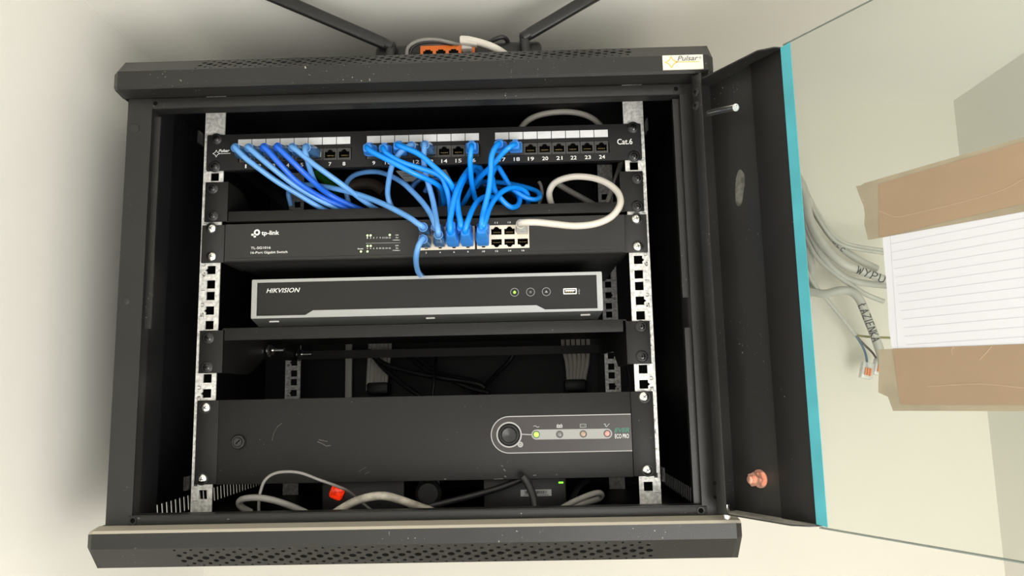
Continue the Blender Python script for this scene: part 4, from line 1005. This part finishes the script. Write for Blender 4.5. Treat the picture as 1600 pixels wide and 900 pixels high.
# ------------------------------------------------------------------ router on top
ZR = .4552
rt = empty('wifi_router', (.04, -.02, ZR), 'black wireless router with two long aerials lying on top of the cabinet', 'router')
q = MB().use('black').box(-.050, .134, -.022, .105, ZR + .0006, ZR + .0335, .006, 3); q.build('body', rt)
a = P(657, 85, -.0235); b = P(742, 72.5, -.0235)
q = MB().use('orange').box(a.x, b.x, -.0245, -.0215, ZR + .008, b.z + .002, .0003); ob = q.build('port_block', rt); ob['label'] = 'orange socket block'
q = MB().use('dark')
for k in range(4):
    x = a.x + (b.x - a.x) * (.14 + .235 * k); q.box(x - .0052, x + .0052, -.0248, -.0244, ZR + .009, b.z - .0045); q.box(x - .0030, x + .0030, -.0248, -.0244, b.z - .0045, b.z - .0030)
q.build('sockets', ob)
def antenna(base, elbow, tip, w):
    q = MB().use('black').cyl(base, elbow, .0052, 16); q.lathe(elbow, (tip - elbow), [(-.004, .004), (-.002, .0062), (.006, .0062), (.006, .004)], 16)
    d = (tip - elbow).normalized(); U = Vector((0, 1, 0)); W = d.cross(U)
    q.loft([sqr(elbow + d * ((tip - elbow).length * t), U, W, .0085 * k, w * k, .6) for t, k in ((0, .9), (.06, 1), (.5, 1.05), (.97, 1.15), (1, .9))]); return q.build('aerial', rt)
antenna(P(610, 80, -.026) + Vector((0, 0, -.010)), P(611, 73, -.027), P(400, -18, -.040), .0128)
antenna(P(822, 84, -.026) + Vector((0, 0, -.006)), P(819, 58, -.030), P(965, -28, -.030), .0128)
# white cable into the router
w0 = P(721, 66, -.030)
wr = cable_root('network_cable', w0, 'short thick white network cable plugged into the orange sockets of the router', 'cable')
jacket(wr, C3([(722, 62, -.036), (735, 63, -.040), (755, 68, -.042), (775, 76, -.044), (795, 90, -.030), (800, 100, .0)]), .0040, 'whitecab')
MB().use('whitecab').loft([sqr(P(u, v, Y), Vector((0, 0, 1)), Vector((0, 1, 0)), w, w, .5) for u, v, Y, w in ((719, 64, -.036, .008), (721.5, 63.8, -.036, .0095), (733, 64.5, -.038, .0095), (745, 67, -.040, .0085))]).build('boot', wr)
MB().use('clear').box(*(lambda a, b: (a.x, b.x))(P(722, 80, -.03), P(738, 80, -.03)), -.036, -.026, P(722, 80, -.03).z, P(722, 70, -.03).z, .0006).build('connector', wr)
loop('grey_lead', [(637, 92, -.030), (636, 80, -.032), (640, 72, -.033), (650, 65.5, -.034), (665, 62, -.034), (685, 62.5, -.032), (705, 67, -.028), (722, 72, -.020), (735, 74, -.010)], .0020, 'greycab', 'thin grey lead arching from the cabinet top to the orange sockets of the router', 'leads on top of the cabinet')
loop('grey_lead', [(643, 92, -.028), (641, 82, -.030), (646, 73, -.031), (660, 67, -.032), (685, 66, -.030), (712, 71, -.022), (726, 73, -.012)], .0016, 'rubber', 'darker thin lead arching just below the grey one on top of the cabinet', 'leads on top of the cabinet')
loop('black_lead', [(758, 70, -.020), (770, 63, -.026), (784, 58, -.028), (792, 62, -.022), (794, 72, -.015)], .0026, 'rubber', 'black lead bending over the back edge of the router', 'leads on top of the cabinet')

# ------------------------------------------------------------------ wires coming out of the wall at the right
HAND = {'W': [[(0, 1), (.25, 0), (.5, .75), (.75, 0), (1, 1)]], 'Y': [[(0, 1), (.5, .5), (1, 1)], [(.5, .5), (.4, 0)]], 'P': [[(0, 0), (.05, 1), (.7, .95), (.95, .75), (.7, .5), (.05, .45)]],
        'U': [[(0, 1), (.05, .2), (.5, 0), (.95, .2), (1, 1)]], 'L': [[(0, 1), (0, 0), (.9, 0)], [(-.25, .45), (.45, .75)]], 'A': [[(0, 0), (.5, 1), (1, 0)], [(.2, .38), (.82, .38)]],
        'Z': [[(0, 1), (1, .95), (0, .05), (1, 0)]], 'I': [[(.5, 1), (.5, 0)]], 'E': [[(1, .95), (.1, 1), (0, 0), (1, .05)], [(.05, .5), (.8, .52)]], 'N': [[(0, 0), (.05, 1), (.95, 0), (1, 1)]],
        'K': [[(0, 1), (0, 0)], [(.9, 1), (.05, .48), (1, 0)]], 'r': [[(0, .75), (.05, 0)], [(.03, .5), (.4, .8), (.8, .7)]],
        'o': [[(.5, .7), (.05, .5), (.1, .1), (.5, 0), (.95, .2), (.9, .6), (.5, .7)]], 'c': [[(.95, .6), (.5, .75), (.05, .4), (.4, 0), (.95, .1)]]}
def wrap_text(root, path, s0, body, size, r, wf=1., lift=.0003, mt='dgrey', spacing=.9, flip=1):
    """hand lettering wrapped on the side of a round cable that faces the room"""
    L = [0]
    for a, b in zip(path[:-1], path[1:]): L.append(L[-1] + (b - a).length)
    def at(s):
        s = max(0, min(L[-1] - 1e-6, s))
        for i in range(len(L) - 1):
            if s <= L[i + 1]: t = (s - L[i]) / (L[i + 1] - L[i]); return path[i].lerp(path[i + 1], t), (path[i + 1] - path[i]).normalized()
    q = MB().use(mt); s = s0
    for ch in body:
        w = size * (.2 if ch == 'I' else .62) * wf
        for line in HAND[ch]:
            dense = []
            for (x0, y0), (x1, y1) in zip(line[:-1], line[1:]):
                for k in range(5): dense.append((x0 + (x1 - x0) * k / 5, y0 + (y1 - y0) * k / 5))
            dense.append(line[-1]); out = []
            for (x, y) in dense:
                p, T = at(s + x * w); view = (CAM - p).normalized(); Nn = (view - T * view.dot(T)).normalized(); W = Nn.cross(T) * flip
                a = max(-1.35, min(1.35, (y - .5) * size / r)); out.append(p + (Nn * math.cos(a) + W * math.sin(a)) * (r + .0002))
            q.tube(out, size * .062, 6)
        s += w + size * .26 * wf
    return q.build('lettering', root)
G = 'wires coming out of the wall'
YW = YB - .018
def wire(pts, r, label, mt='palegrey', name='wall_cable', flat=1.):
    PP = [P(u, v, YW - dy) for u, v, dy in pts]; root = empty(name, PP[0], label, 'cable', G)
    sp = spline(PP, 8)
    if flat == 1.: jk = MB().use(mt).tube(sp, r, 20).build('jacket', root)
    else:
        q = MB().use(mt).tube([p + Vector((0, 0, r * .8)) + Vector((r * .5, 0, 0)) for p in sp], r, 10); q.tube([p - Vector((0, 0, r * .8)) - Vector((r * .5, 0, 0)) for p in sp], r, 10); q.build('jacket', root)
    return root, sp
wire([(1233, 235, .0), (1241, 262, .01), (1254, 286, .02), (1265, 312, .03), (1284, 346, .04), (1305, 373, .045), (1330, 385, .05), (1380, 393, .05), (1400, 395, .05)], .0026, 'uppermost twin grey wire sweeping from the wall to behind the paper', flat=2)
w3, sp3 = wire([(1232, 250, .0), (1243, 270, .02), (1257, 305, .035), (1266, 344, .045), (1283, 378, .055), (1313, 409, .06), (1345, 423, .06), (1385, 438, .06), (1400, 443, .06)], .0062, 'thick pale grey cable with large dark hand lettering WYP running behind the paper')
tot = sum((b - a).length for a, b in zip(sp3[:-1], sp3[1:]))
wrap_text(w3, sp3, tot - .060, 'WYPU', .0125, .0062)
w4, sp4 = wire([(1262, 310, .03), (1278, 339, .03), (1298, 368, .035), (1321, 392, .035), (1345, 408, .035), (1370, 420, .03)], .0052, 'pale grey cable with worn small lettering, just above the one marked WYP')
tot = sum((b - a).length for a, b in zip(sp4[:-1], sp4[1:])); wrap_text(w4, sp4, tot - .085, 'rocc', .0085, .0052)
wire([(1238, 268, .005), (1247, 295, .03), (1256, 325, .035), (1266, 360, .04), (1285, 399, .04), (1310, 426, .04), (1337, 440, .04), (1385, 446, .04), (1400, 447, .04)], .0050, 'pale grey cable ending lowest among those behind the white paper')
wire([(1236, 290, .005), (1246, 325, .02), (1262, 372, .03), (1278, 403, .035), (1305, 428, .04), (1332, 447, .045), (1355, 461, .05), (1381, 471, .05)], .0036, 'thin pale grey cable with a bare cut tip beside the paper')
wire([(1240, 340, .005), (1252, 368, .01), (1262, 392, .012), (1268, 420, .012), (1266, 450, .010), (1256, 470, .004)], .0064, 'short thick pale grey cable bending back towards the door edge')
w8, sp8 = wire([(1240, 448, .010), (1254, 452, .02), (1286, 459, .035), (1312, 454, .045), (1330, 456, .05), (1343, 468, .055), (1355, 496, .06), (1367, 526, .06), (1376, 552, .06), (1380, 568, .06)], .0062, 'thick pale grey cable hand-lettered in capitals along its drooping end')
tot = sum((b - a).length for a, b in zip(sp8[:-1], sp8[1:])); wrap_text(w8, sp8, tot - .0875, 'LAZIENKA', .0115, .0062, wf=.74)
w9, sp9 = wire([(1238, 370, .008), (1249, 397, .02), (1258, 420, .025), (1275, 448, .03), (1296, 473, .03), (1318, 500, .03), (1337, 524, .03)], .0030, 'thin grey wire splitting into three coloured cores above the connectors')
for (mt, nm, pts) in (('yellowgreen', 'yellow-green core', [(1337, 524), (1360, 526.5), (1393, 528)]), ('bluewire', 'blue core', [(1337, 524), (1347, 540), (1353, 555), (1355, 570), (1356, 577)]), ('brown', 'brown core', [(1337, 524), (1350, 538), (1364, 552), (1372, 566), (1374, 572)])):
    q = MB().use(mt).tube(spline([P(u, v, YW - .03) for u, v in pts], 6), .0017, 8); q.build('core_wire', w9)['label'] = nm
for (u, v, lb) in ((1354, 579, 'clear wire connector with orange levers at the end of the blue core'), (1374, 574, 'clear wire connector half hidden behind the brown tape')):
    c = P(u, v, YW - .03); ce = empty('wire_connector', c, lb, 'connector', 'wire connectors')
    t = Vector((.25, 0, 1)).normalized(); sdir = Vector((1, 0, -.25)).normalized()
    MB().use('clear').obox(c, sdir * .0085, Vector((0, .005, 0)), t * .0120, .0012).build('housing', ce)
    for k in (-1, 0, 1): MB().use('orangeclear').obox(c + sdir * k * .0035 - t * .002 - Vector((0, .0055, 0)), sdir * .0012, Vector((0, .0012, 0)), t * .0055).build('lever', ce)

# ------------------------------------------------------------------ light
w = bpy.data.worlds.new('daylight'); sc.world = w; w.use_nodes = True
bg = w.node_tree.nodes['Background']; bg.inputs[0].default_value = (1.0, .985, .955, 1); bg.inputs[1].default_value = 1.72
def area(name, loc, target, sx, sy, power, col):
    l = bpy.data.lights.new(name, 'AREA'); l.shape = 'RECTANGLE'; l.size = sx; l.size_y = sy; l.energy = power; l.color = col
    o = bpy.data.objects.new(name, l); COL.objects.link(o); o.location = loc
    o.rotation_euler = (Vector(target) - Vector(loc)).to_track_quat('-Z', 'Y').to_euler(); return o
area('niche_fill_light', (.62, -1.15, -.42), (-.10, 0, .42), .7, .7, 17, (1., .97, .92))  # added fill lamp out of view, lifts the ceiling and left wall

vs = sc.view_settings
vs.view_transform = 'Standard'; vs.look = 'None'; vs.exposure = 0.0; vs.gamma = 1.0; vs.use_curve_mapping = False
